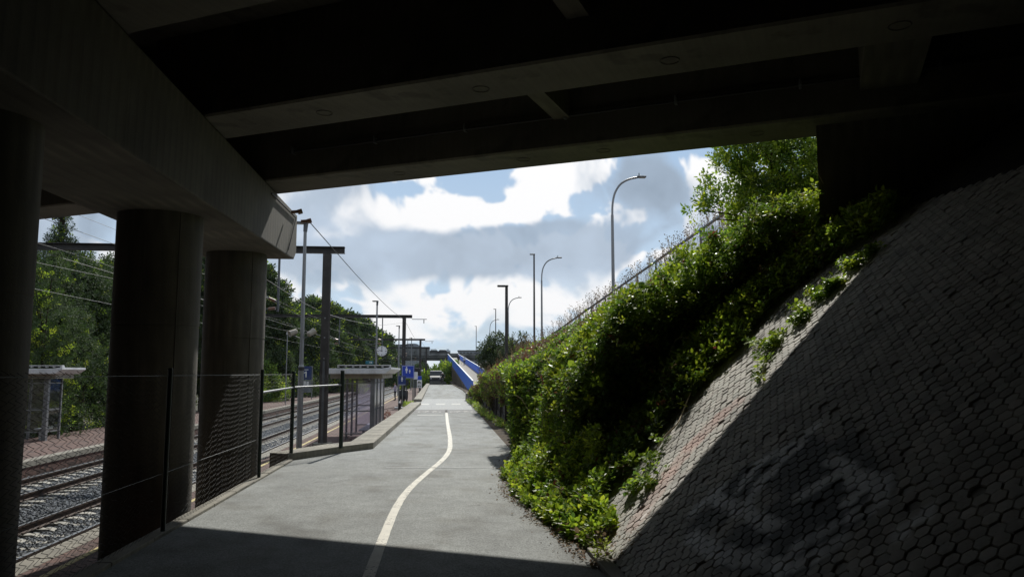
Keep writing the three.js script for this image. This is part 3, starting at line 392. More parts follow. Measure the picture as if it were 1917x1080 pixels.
// ------------------------------------------------------------------ kerb walls and the chain link fence
{
  const a = thing('kerb_wall', 'low wide concrete kerb wall bending along the left edge of the path', 'kerb wall');
  const outer = [[-2.93, 15.15], [-2.13, 16.57], [-1.54, 17.42]], inner = [[-2.08, 17.72], [-2.5, 17.15], [-3.32, 15.4]];
  part('corner_block', prism([...outer, ...inner], -1.9, 0.135, 0.012), M.kerb, a);
  for (let i = 0; i < 12; i++) { const t0 = i / 12, t1 = (i + 1) / 12, p = t => [mix(-1.54, -1.2, t), mix(17.43, 41, t)], q = t => [mix(-2.07, -1.71, t), mix(17.73, 41, t)]; const A = p(t0), B = p(t1 - 0.0006), C = q(t1 - 0.0006), D = q(t0); part('block', prism([A, B, C, D], -1.9, 0.135 + 0.006 * (n3(i * 2.2, 4, 1) - 0.5), 0.01), M.kerb, a); }
  const b = thing('kerb_wall', 'second low concrete kerb wall continuing along the distant path', 'kerb wall');
  for (let i = 0; i < 16; i++) { const t0 = i / 16, t1 = (i + 1) / 16, p = t => [mix(-1.3, -2.1, t), mix(45, 111, t)]; const A = p(t0), B = p(t1 - 0.0003); part('block', prism([A, B, [B[0] - 0.45, B[1]], [A[0] - 0.45, A[1]]], -1.9, 0.16, 0.01), M.kerb, b); }
  const c = thing('kerb_wall', 'low dark wall closing off the far end of the path', 'kerb wall');
  for (let i = 0; i < 3; i++) part('block', box(-2.1 + i * 0.78, -1.33 + i * 0.78, -0.2, 0.36, -112.5, -112, 0.02), M.viaductDark, c);
  const d = thing('path_edging', 'narrow pale concrete edging at the foot of the chain link fence', 'edging');
  for (let i = 0; i < 18; i++) part('block', box(-2.98, -2.83, -1.9, 0.035 + 0.01 * (n3(i * 1.7, 2, 2) - 0.5), -15.12 + i * 1.0 + 0.992, -15.12 + i * 1.0, 0.012), M.kerb, d);

  const f = thing('chain_link_fence', 'dark chain link fence with posts between the path and the columns', 'fence');
  const wires = [];
  const net = (x0, z0, x1, z1, y0, y1, r = 0.0013) => { // each strand zigzags upward and hooks its neighbour
    const L = Math.hypot(x1 - x0, z1 - z0), p = 0.098, n = Math.floor(L / p), st = 0.031, m = Math.floor((y1 - y0) / st), ux = (x1 - x0) / L, uz = (z1 - z0) / L, pos = [];
    for (let i = 0; i < n; i++) { const jy = (R() - 0.5) * 0.03; for (let k = 0; k < m; k++) {
      const s = (i + 0.5) * p, sa = s + (k % 2 ? 0.5 : -0.5) * p * 1.02, sb = s + (k % 2 ? -0.5 : 0.5) * p * 1.02, ya = y0 + k * st + jy, yb = ya + st, o = (i % 2 ? 1 : -1) * 0.002 + 0.012 * Math.sin(s * 1.3);
      const A = [x0 + ux * sa - uz * o, ya, z0 + uz * sa + ux * o], B = [x0 + ux * sb - uz * o, yb, z0 + uz * sb + ux * o];
      const N = [[-uz * r, 0, ux * r], [uz * r * 0.6 + ux * r * 0.7, 0.7 * r, -ux * r * 0.6 + uz * r * 0.7], [uz * r * 0.6 - ux * r * 0.7, -0.7 * r, -ux * r * 0.6 - uz * r * 0.7]];
      for (let e = 0; e < 3; e++) { const a = N[e], b2 = N[(e + 1) % 3]; pos.push(A[0] + a[0], A[1] + a[1], A[2] + a[2], B[0] + a[0], B[1] + a[1], B[2] + a[2], B[0] + b2[0], B[1] + b2[1], B[2] + b2[2], A[0] + a[0], A[1] + a[1], A[2] + a[2], B[0] + b2[0], B[1] + b2[1], B[2] + b2[2], A[0] + b2[0], A[1] + b2[1], A[2] + b2[2]); }
    } }
    const g = new THREE.BufferGeometry(); g.setAttribute('position', new THREE.Float32BufferAttribute(pos, 3)); g.computeVertexNormals(); return g;
  };
  const nm = part('wire_mesh', merge([net(-2.9, -3.6, -2.9, -8.4, 0.045, 1.66, 0.0023), net(-2.9, -8.5, -2.9, -15.25, 0.045, 1.66), net(-2.9, -15.27, -2.15, -16.5, 0.15, 1.62)]), M.mesh, f); nm.userData.kind = 'stuff';
  const post = (x, d, y0, y1, r) => part('post', [rod([x, y0, -d], [x, y1, -d], r, r, 14), rod([x, y1, -d], [x, y1 + 0.02, -d], r * 1.12, r * 0.9, 14)], M.greenSteel, f);
  post(-2.87, 4.3, 0, 1.68, 0.024); post(-2.87, 8.45, 0, 1.68, 0.024); post(-2.87, 12.6, 0, 1.68, 0.026); post(-2.9, 15.3, 0, 1.66, 0.036); post(-2.13, 16.55, 0.1, 1.68, 0.042);
  part('rail', rod([-2.87, 1.34, -12.6], [-2.9, 1.37, -15.3], 0.018), M.galv, f); part('rail', rod([-2.9, 1.37, -15.3], [-2.13, 1.40, -16.55], 0.018), M.galv, f);
  for (const y of [0.62, 1.62]) part('tension_wire', [rod([-2.885, y, -3.6], [-2.885, y, -12.6], 0.0028, 0.0028, 5), rod([-2.885, y, -12.6], [-2.9, y, -15.3], 0.0028, 0.0028, 5)], M.greenSteel, f);
}

// ------------------------------------------------------------------ platform furniture
for (const [label, at, Ln, n] of [['grey glazed platform shelter with flat pale roof beyond the fence', [-3.5, -1.12, -31.8], 5.6, 3], ['small pale roofed shelter on the opposite platform, seen between the dark columns', [-17.0, -1.125, -33.8], 1.2, 1]]) {
  const s = thing('platform_shelter', label, 'shelter', at, 0, 'platform shelters');
  // local: x across the platform, z backwards along the track is negative
  const fr = (a, b, w = 0.07) => bar(a, b, w, w), Wd = 0.62, Ht = 2.6;
  for (const z of Array.from({ length: n + 1 }, (_, k) => -k * Ln / n)) for (const x of [-Wd, Wd]) part('post', fr([x, 0, z], [x, Ht, z], x > 0 && z === 0 ? 0.17 : 0.085), M.galv, s);
  for (const y of [0.35, 1.25, 2.35]) { part('rail', fr([-Wd + 0.04, y, 0], [Wd - 0.055, y, 0], 0.045), M.galv, s); part('rail', fr([-Wd + 0.04, y, -Ln], [Wd - 0.055, y, -Ln], 0.045), M.galv, s); for (let k = 0; k < n; k++) part('rail', fr([Wd, y, -k * Ln / n - 0.06], [Wd, y, -(k + 1) * Ln / n + 0.045], 0.045), M.galv, s); }
  for (const [y0, y1] of [[0.38, 1.22], [1.28, 2.32], [2.38, 2.52]]) { part('pane', box(-Wd + 0.05, Wd - 0.06, y0, y1, -0.006, 0.006), n > 1 ? M.glass : M.glassClear, s); part('pane', box(-Wd + 0.05, Wd - 0.06, y0, y1, -Ln - 0.006, -Ln + 0.006), n > 1 ? M.glass : M.glassClear, s); for (let k = 0; k < n; k++) part('pane', box(Wd - 0.006, Wd + 0.006, y0, y1, -(k + 1) * Ln / n + 0.05, -k * Ln / n - 0.06), n > 1 ? M.glass : M.glassClear, s); }
  const bench = part('bench', [box(0.05, 0.5, 0.43, 0.48, -Ln + 0.25, -0.25, 0.015), box(0.2, 0.3, 0, 0.43, -0.5, -0.42), box(0.2, 0.3, 0, 0.43, -Ln + 0.42, -Ln + 0.5)], M.whiteSteel, s);
  const roof = part('roof', (() => { const sh = new THREE.Shape(); [[-1.16, 2.74], [1.12, 2.74], [1.36, 2.92], [1.36, 2.98], [1.0, 2.93], [-1.16, 2.93]].forEach((p, k) => k ? sh.lineTo(...p) : sh.moveTo(...p)); const g = new THREE.ExtrudeGeometry(sh, { depth: Ln + 0.9, bevelEnabled: true, bevelSize: 0.015, bevelThickness: 0.015, bevelSegments: 1 }); g.translate(0, 0, -Ln - 0.45); return metreUV(g); })(), M.roofWhite, s);
  part('roof_frame', [box(-0.75, 1.34, 3.045, 3.085, 0.18, 0.42, 0.008), ...Array.from({ length: 8 }, (_, k) => box(-0.75 + k * 0.29, -0.68 + k * 0.29, 2.985, 3.044, 0.18, 0.42))], M.whiteSteel, roof);
  for (let k = 0; k < 7; k++) part('roof_slot', box(-0.675 + k * 0.29, -0.465 + k * 0.29, 2.984, 3.043, 0.2, 0.3), M.slot, roof);
  part('ceiling', box(-1.05, 1.02, 2.54, 2.735, -Ln - 0.2, 0.2, 0.01), M.cream, roof);
  part('light_fitting', box(-0.35, 0.35, 2.46, 2.52, -1.0, -0.8, 0.015), M.galvDark, s);
}
{
  // portal frames carrying the overhead line
  const frames = [[30.5, 'nearest catenary portal with a thick brown steel post behind the fence'], [66.5, 'second catenary portal spanning the tracks beyond the shelter'], [113, 'third catenary portal across the tracks in the distance'], [150, 'fourth and farthest catenary portal, small and dark above the tracks']];
  const g0 = thing('catenary_portal', frames[0][1], 'catenary portal', [0, 0, -30.5], 0, 'catenary portals over the tracks');
  const H = (x0, x1, y0, y1, w, h) => { // I-section bar lying across or standing
    return merge(x0 === x1 ? [box(x0 - w / 2, x0 + w / 2, y0, y1, -h / 2, -h / 2 + 0.03), box(x0 - w / 2, x0 + w / 2, y0, y1, h / 2 - 0.03, h / 2), box(x0 - 0.012, x0 + 0.012, y0, y1, -h / 2 + 0.032, h / 2 - 0.032)] : [box(x0, x1, y0, y0 + 0.025, -h / 2, h / 2), box(x0, x1, y1 - 0.025, y1, -h / 2, h / 2), box(x0, x1, y0 + 0.027, y1 - 0.027, -0.012, 0.012)]); };
  const p1 = part('post', H(-4.62, -4.62, -1.12, 6.29, 0.30, 0.28), M.steelBrown, g0); part('post', H(-16.6, -16.6, -1.12, 6.29, 0.30, 0.28), M.steelBrown, g0);
  part('footing', box(-4.95, -4.3, -1.3, -1.0, -0.33, 0.33, 0.02), M.kerb, g0);
  for (const y of [2.2, 3.0, 3.75]) part('bolt', rod([-4.62, y, 0.17], [-4.62, y, 0.2], 0.03, 0.03, 8), M.galv, p1);
  part('cable_cover', box(-4.66, -4.58, -1.0, 2.1, 0.172, 0.215, 0.01), M.galvDark, p1);
  part('beam', H(-17.2, -3.95, 6.30, 6.56, 0.3, 0.26), M.steelDark, g0);
  for (const cx of [-7.75, -11.35]) {
    const a = part('hanger', [rod([cx + 1.3, 6.28, 0], [cx + 1.3, 4.0, 0], 0.045), rod([cx + 1.3, 4.35, 0], [cx + 0.1, 4.9, 0.02], 0.022), rod([cx + 1.3, 4.15, 0], [cx - 0.3, 3.98, 0.02], 0.018)], M.galvDark, g0);
    part('insulator', rod([cx + 1.2, 4.4, 0], [cx + 0.95, 4.51, 0], 0.06), M.insul, a); part('insulator', rod([cx + 1.2, 4.13, 0], [cx + 0.95, 4.10, 0], 0.06), M.insul, a);
  }
  const arm = part('side_arm', [rod([-3.97, 6.2, 0.02], [-2.7, 6.2, 0.02], 0.03), rod([-2.95, 6.2, 0.02], [-2.95, 5.85, 0.02], 0.035)], M.galvDark, g0);
  frames.slice(1).forEach(([d, l]) => copyOf(g0, 'catenary_portal', l, [1.15 - (d > 100 ? 0.05 : 0), 0, -d]));
  arm.removeFromParent(); // the nearest frame has no arm
  const wire = (pts, lab, r = 0.0055, mat = M.wirePale) => tag(part(numbered('overhead_wire'), tube(pts, r, Math.max(8, pts.length * 4), 4), mat, scene), lab, 'wire', 'overhead line wires');
  const sag = (x, y, s, d0 = -20, d1 = 330) => { const p = []; for (let d = d0; d <= d1; d += 6) { const t = (((d - 30.5) % 36) + 36) % 36 / 36; p.push([x + 0.15 * Math.sin(d / 23), y - s * 4 * t * (1 - t), -d]); } return p; };
  wire(sag(-7.75, 3.95, 0.02), 'contact wire hanging low over the track nearest the path');
  wire(sag(-7.75, 4.92, 0.35), 'sagging carrier wire above the near track contact wire');
  wire(sag(-11.35, 3.95, 0.02), 'contact wire hanging low over the far track');
  wire(sag(-11.35, 4.92, 0.35), 'sagging carrier wire above the far track contact wire');
  wire(sag(-9.2, 5.75, 0.25), 'bare feeder wire strung between the two tracks');
  wire(sag(-13.9, 6.1, 0.3), 'bare feeder wire strung along the outer side of the far track');
  wire([[-3.04, 5.0, -17.22], [-3.1, 5.05, -30], [-3.2, 5.35, -46], [-3.4, 6.0, -66.5], [-3.45, 5.6, -90], [-3.5, 6.2, -113], [-3.5, 6.2, -150]], 'dark cable running from the end of the bridge pier to the portals', 0.014, M.wire);
  wire([[-4.6, 4.1, -17.4], [-4.75, 4.0, -30.5], [-4.3, 4.7, -50], [-3.6, 5.9, -66.5]], 'thin pale cable dropping behind the lamp post to the second portal', 0.009);
}
{
  // platform lamps
  const lab = ['nearest platform lamp post, carrying two round loudspeakers', 'second platform lamp post, carrying the round station clock', 'third platform lamp post, slim, beyond the station clock', 'farthest platform lamp post, tiny against the sky'];
  const L = thing('platform_lamp', lab[0], 'street lamp', [-5.28, -1.12, -29.3], 0, 'lamp posts along the near platform');
  part('post', [rod([0, 0, 0], [0, 3.0, 0], 0.105, 0.105, 16), rod([0, 3.0, 0], [0, 3.08, 0], 0.105, 0.08, 16), rod([0, 3.08, 0], [0, 8.1, 0], 0.08, 0.06, 16)], M.galv, L);
  const head = part('lamp_head', [box(-0.38, 0.10, 8.35, 8.43, -0.12, 0.12, 0.03), rod([0, 8.05, 0], [0.02, 8.4, 0], 0.075, 0.09)], M.galvDark, L);
  part('lens', box(-0.34, -0.08, 8.335, 8.352, -0.09, 0.09), M.lampLens, head);
  const protoHead = L.clone();
  const spots = [[-5.35, 61.5], [-5.5, 94], [-5.35, 126]];
  spots.forEach(([x, d], i) => { const c = copyOf(protoHead, 'platform_lamp', lab[i + 1], [x, -1.12, -d]); c.userData.category = 'street lamp'; c.userData.group = 'lamp posts along the near platform'; });
  // loudspeakers on the first
  for (const s of [-1, 1]) { const sp = part('loudspeaker', (() => { const g = new THREE.LatheGeometry([[0.02, -0.26], [0.09, -0.25], [0.135, -0.2], [0.15, 0.12], [0.175, 0.2], [0.165, 0.205], [0.12, 0.1], [0, 0.08]].map(p => new THREE.Vector2(...p)), 18); g.rotateX(Math.PI / 2); g.rotateY(s < 0 ? -0.85 : 2.6); g.scale(0.72, 0.72, 0.72); g.rotateX(0.55); g.translate(s * 0.34, 4.25, 0.05); return g; })(), M.cream, L); part('bracket', rod([s * 0.08, 4.05, 0], [s * 0.34, 4.15, 0.04], 0.02), M.galvDark, sp); }
  part('strap', [rod([0, 2.86, 0], [0, 2.98, 0], 0.115, 0.115, 16)], M.dark, L);
  // station clock on the second lamp
  const ck = thing('station_clock', 'round white station clock with bold dark hour marks on a lamp post', 'clock', [-4.9, 3.35, -61.4]);
  const disc = new THREE.CylinderGeometry(0.40, 0.40, 0.14, 40); disc.rotateX(Math.PI / 2); part('case', [disc, rod([-0.48, 0.1, 0], [-0.38, 0.1, 0], 0.03)], M.whiteSteel, ck);
  const face = new THREE.CircleGeometry(0.375, 40); face.translate(0, 0, 0.074); const fc = part('face', face, M.signWhite, ck);
  for (let i = 0; i < 12; i++) { const big = i % 3 === 0, g = box(-(big ? 0.026 : 0.014), big ? 0.026 : 0.014, big ? 0.24 : 0.29, 0.355, 0.075, 0.079); g.rotateZ(-i * Math.PI / 6); part('hour_mark', g, M.black, fc); }
  part('hour_hand', (() => { const g = box(-0.024, 0.024, -0.05, 0.2, 0.08, 0.086); g.rotateZ(1.35); return g; })(), M.black, ck); part('minute_hand', (() => { const g = box(-0.018, 0.018, -0.06, 0.31, 0.088, 0.094); g.rotateZ(0.05); return g; })(), M.black, ck);
  const ar = thing('arrow_sign', 'small teal sign with a white arrow beside the second lamp post', 'sign', [-5.85, 2.45, -61.3]); part('board', box(-0.3, 0.3, -0.13, 0.13, -0.02, 0.02, 0.01), M.signTeal, ar); part('arrow', [box(-0.02, 0.14, -0.02, 0.02, 0.021, 0.026), (() => { const s = new THREE.Shape(); s.moveTo(0.24, 0); s.lineTo(0.12, 0.07); s.lineTo(0.12, -0.07); const g = new THREE.ExtrudeGeometry(s, { depth: 0.005, bevelEnabled: false }); g.translate(0, 0, 0.021); return metreUV(g); })()], M.signWhite, ar); part('arm', rod([0.3, 0, 0], [0.45, 0, 0], 0.02), M.galvDark, ar);
}
// signs
const personIcon = (s, z) => merge([(() => { const g = new THREE.CircleGeometry(0.085 * s, 14); g.translate(0, 0.40 * s, z); return g; })(), box(-0.10 * s, 0.10 * s, 0.0, 0.29 * s, z - 0.002, z), box(-0.075 * s, -0.01 * s, -0.34 * s, -0.002, z - 0.002, z), box(0.01 * s, 0.075 * s, -0.34 * s, -0.002, z - 0.002, z), box(-0.16 * s, -0.115 * s, -0.04 * s, 0.27 * s, z - 0.002, z), box(0.115 * s, 0.16 * s, -0.04 * s, 0.27 * s, z - 0.002, z)]);
{
  const a = thing('path_sign', 'large square bright blue sign with white figures of an adult and child', 'sign', [-2.95, 0, -63.5]);
  part('board', box(-0.5, 0.5, 1.22, 2.24, -0.015, 0.015, 0.02), M.signBlue, a);
  part('border', [box(-0.47, 0.47, 2.19, 2.205, 0.016, 0.02), box(-0.47, 0.47, 1.255, 1.27, 0.016, 0.02), box(-0.47, -0.455, 1.272, 2.188, 0.016, 0.02), box(0.455, 0.47, 1.272, 2.188, 0.016, 0.02)], M.signWhite, a);
  const p = personIcon(0.62, 0.02); p.translate(-0.12, 1.84, 0); part('adult_figure', p, M.signWhite, a); const q = personIcon(0.4, 0.02); q.translate(0.14, 1.74, 0); part('child_figure', q, M.signWhite, a);
  part('post', rod([0.42, -1.12, -0.05], [0.42, 2.26, -0.05], 0.045), M.galv, a); part('post', rod([-0.42, -1.12, -0.05], [-0.42, 2.26, -0.05], 0.035), M.galv, a);
  const b = thing('foot_sign', 'smaller navy blue sign with one white walking figure, in front of the large blue sign', 'sign', [-3.32, 0, -61.6]);
  part('board', box(-0.29, 0.29, 0.70, 1.42, -0.015, 0.015, 0.02), M.signNavy, b); const r = personIcon(0.45, 0.02); r.translate(0, 1.12, 0); part('figure', r, M.signWhite, b); part('bottom_band', box(-0.27, 0.27, 0.72, 0.745, 0.016, 0.02), M.signWhite, b);
  part('post', rod([-0.24, -1.12, -0.05], [-0.24, 2.5, -0.05], 0.05), M.galv, b); part('base_plate', box(-0.55, 0.12, -1.12, -1.0, -0.3, 0.2, 0.02), M.whiteSteel, b);
  const c = thing('information_display', 'black hanging information display on a post beside the path', 'display', [-2.78, 0, -76]);
  part('case', box(-0.38, 0.42, 1.38, 2.1, -0.12, 0.12, 0.02), M.black, c); part('post', rod([0, -1.12, -0.16], [0, 2.2, -0.16], 0.05), M.galvDark, c); for (const s of [-0.52, 0.6]) part('lamp', (() => { const g = new THREE.SphereGeometry(0.1, 14, 10); g.translate(s, 1.85, 0); return g; })(), M.whiteSteel, c); part('arm', rod([-0.5, 1.85, -0.02], [0.58, 1.85, -0.02], 0.025), M.galvDark, c);
  const d = thing('notice_board', 'white notice board on a thin post left of the black display', 'notice board', [-2.62, 0, -70]);
  part('board', box(-0.23, 0.23, 1.08, 1.72, -0.02, 0.02, 0.01), M.signWhite, d); part('text_lines', [0.2, 0.1, 0, -0.1, -0.2].map(y => box(-0.17, 0.15, 1.42 + y, 1.445 + y, 0.021, 0.024)), std(0.45, 0.45, 0.55, 0.6), d); part('post', rod([-0.05, -1.12, -0.04], [-0.05, 1.72, -0.04], 0.04), M.galvDark, d);
  const e = thing('road_sign', 'stacked sign with a blue top and white plate of dark pictures', 'sign', [-2.25, 0, -70.5]);
  part('blue_plate', box(-0.2, 0.2, 1.02, 1.36, -0.015, 0.015, 0.01), M.signBlue, e); part('white_plate', box(-0.22, 0.22, 0.30, 1.0, -0.015, 0.015, 0.01), M.signWhite, e);
  const dk = [box(-0.14, 0.14, 0.80, 0.84, 0.016, 0.02), box(-0.10, 0.02, 0.842, 0.90, 0.016, 0.02)]; for (const [x, y] of [[-0.09, 0.45], [0.09, 0.45], [-0.08, 0.76], [0.08, 0.76]]) { const g = new THREE.RingGeometry(0.03, 0.07, 14); g.translate(x, y, 0.018); dk.push(g); } dk.push(box(-0.08, 0.08, 0.50, 0.53, 0.016, 0.02), box(-0.18, 0.18, 0.62, 0.635, 0.016, 0.02)); part('pictures', dk, M.black, e); part('post', rod([0, -1.12, -0.05], [0, 1.4, -0.05], 0.04), M.galvDark, e);
  const f = thing('ticket_machine', 'black cabinet on legs standing on the platform below the blue signs', 'cabinet', [-3.45, -1.12, -66.5]);
  part('cabinet', box(-0.38, 0.38, 0.55, 1.3, -0.25, 0.25, 0.03), M.black, f); for (const x of [-0.3, 0.3]) part('leg', box(x - 0.05, x + 0.05, 0, 0.55, -0.2, 0.2), M.dark, f); part('screen', box(-0.25, 0.25, 0.85, 1.2, 0.251, 0.256), M.pane, f);
  const m = thing('round_mirror', 'round black backed mirror above the black cabinet', 'mirror', [-3.22, 0, -65.5]); const dm = new THREE.CylinderGeometry(0.27, 0.24, 0.07, 28); dm.rotateX(Math.PI / 2); dm.translate(0, 0.83, 0); part('disc', dm, M.dark, m); part('post', rod([0.05, -1.12, -0.06], [0.05, 1.0, -0.06], 0.035), M.galvDark, m);
  const bo = thing('bollard', 'short black bollard with a white cap near the kerb wall', 'bollard', [-3.3, -1.12, -58.5]); part('post', rod([0, 0, 0], [0, 0.5, 0], 0.11, 0.10, 14), M.black, bo); part('cap', (() => { const g = new THREE.SphereGeometry(0.10, 14, 10); g.translate(0, 0.56, 0); return g; })(), M.whiteSteel, bo);
  const n = thing('platform_number_sign', 'navy board numbered 1 on a framed notice case by the platform', 'sign', [-14.6, -1.12, -84]);
  part('board', box(-0.75, 0.55, 2.05, 3.45, -0.04, 0.04, 0.02), M.signNavy, n); part('inner_frame', [box(-0.62, 0.42, 3.28, 3.30, 0.041, 0.046), box(-0.62, 0.42, 2.2, 2.22, 0.041, 0.046), box(-0.62, -0.60, 2.222, 3.278, 0.041, 0.046), box(0.40, 0.42, 2.222, 3.278, 0.041, 0.046)], M.galv, n); const num = text('1', 0.62); num.translate(-0.1, 2.62, 0.041); part('number', num, M.signWhite, n); part('heading', box(-0.42, 0.22, 3.06, 3.14, 0.041, 0.046), M.signWhite, n);
  part('notice_case', box(-0.72, 0.52, 0.7, 2.0, -0.04, 0.04, 0.02), M.facade, n); part('notices', [box(-0.3, 0, 1.2, 1.9, 0.041, 0.045), box(0.06, 0.3, 1.3, 1.85, 0.041, 0.045)], M.signWhite, n); for (const x of [-0.8, 0.62]) part('post', rod([x, 0, 0], [x, 3.5, 0], 0.05), M.galv, n);
}
// thin posts along the opposite platform
['leftmost', 'rightmost'].forEach((w, i) => { const t = thing('thin_post', `thin grey post on the opposite platform, ${w} of the pair near the tall portal post`, 'post', [[-13.9, -1.12, -70], [-14.2, -1.12, -96]][i], 0, 'thin posts on the opposite platform'); part('post', rod([0, 0, 0], [0, 6.2 + i * 0.4, 0], 0.05, 0.04), M.galv, t); part('cap', rod([0, 6.15 + i * 0.4, 0], [0, 6.4 + i * 0.4, 0], 0.1, 0.06), M.whiteSteel, t); });

// ------------------------------------------------------------------ street lamps on the embankment
{
  const lab = ['tallest curved street lamp, nearest, rising behind the handrail', 'second curved street lamp, beside the thin straight lamp', 'third curved street lamp, mostly hidden behind the thick straight lamp', 'farthest curved street lamp, small above the dark bushes'];
  const L = thing('curved_street_lamp', lab[0], 'street lamp', [8.4, 0, -38], 0, 'curved street lamps on the road');
  part('pole', [rod([0, 3.5, 0], [0, 9.6, 0], 0.095, 0.07, 14), tube([[0, 9.6, 0], [0.03, 10.2, 0], [0.16, 10.75, 0], [0.45, 11.2, 0], [0.85, 11.45, 0], [1.35, 11.58, 0]], 0.055, 24, 10)], M.galv, L);
  const h = part('lamp_head', [box(1.3, 1.78, 11.56, 11.65, -0.12, 0.12, 0.03), rod([1.42, 11.63, 0], [1.42, 11.8, 0], 0.025)], M.galvDark, L); part('lens', box(1.42, 1.74, 11.545, 11.562, -0.09, 0.09), M.lampLens, h);
  [[8.3, 66], [8.35, 102], [8.4, 145]].forEach(([x, d], i) => copyOf(L, 'curved_street_lamp', lab[i + 1], [x, 0, -d]));
  const lab2 = ['thick straight lamp post with a flat head pointing left, above the bushes', 'tall thin straight lamp post with a flat head, left of the second curved lamp', 'small thin straight lamp post with a flat head beyond the bushes', 'tiny farthest straight lamp post at the left end of the bushes'];
  const S = thing('straight_lamp', lab2[0], 'street lamp', [3.62, -0.2, -45.5], 0, 'straight lamp posts right of the path');
  part('pole', rod([0, 0, 0], [0, 7.0, 0], 0.11, 0.085, 14), M.steelBrown, S); const sh = part('lamp_head', [box(-0.55, 0.1, 6.92, 7.02, -0.14, 0.14, 0.03)], M.steelDark, S); part('lens', box(-0.5, -0.1, 6.905, 6.922, -0.1, 0.1), M.lampLens, sh);
  const T = thing('straight_lamp', lab2[1], 'street lamp', [6.95, 4.4, -60], 0, 'straight lamp posts right of the path');
  part('pole', rod([0, -1.2, 0], [0, 6.55, 0], 0.085, 0.06, 12), M.steelDark, T); const th = part('lamp_head', [box(-0.34, 0.08, 6.5, 6.57, -0.1, 0.1, 0.02)], M.steelDark, T); part('lens', box(-0.3, -0.05, 6.487, 6.502, -0.07, 0.07), M.lampLens, th);
  copyOf(T, 'straight_lamp', lab2[2], [7.4, 4.4, -113]); copyOf(T, 'straight_lamp', lab2[3], [6.25, 4.4, -155]);
}

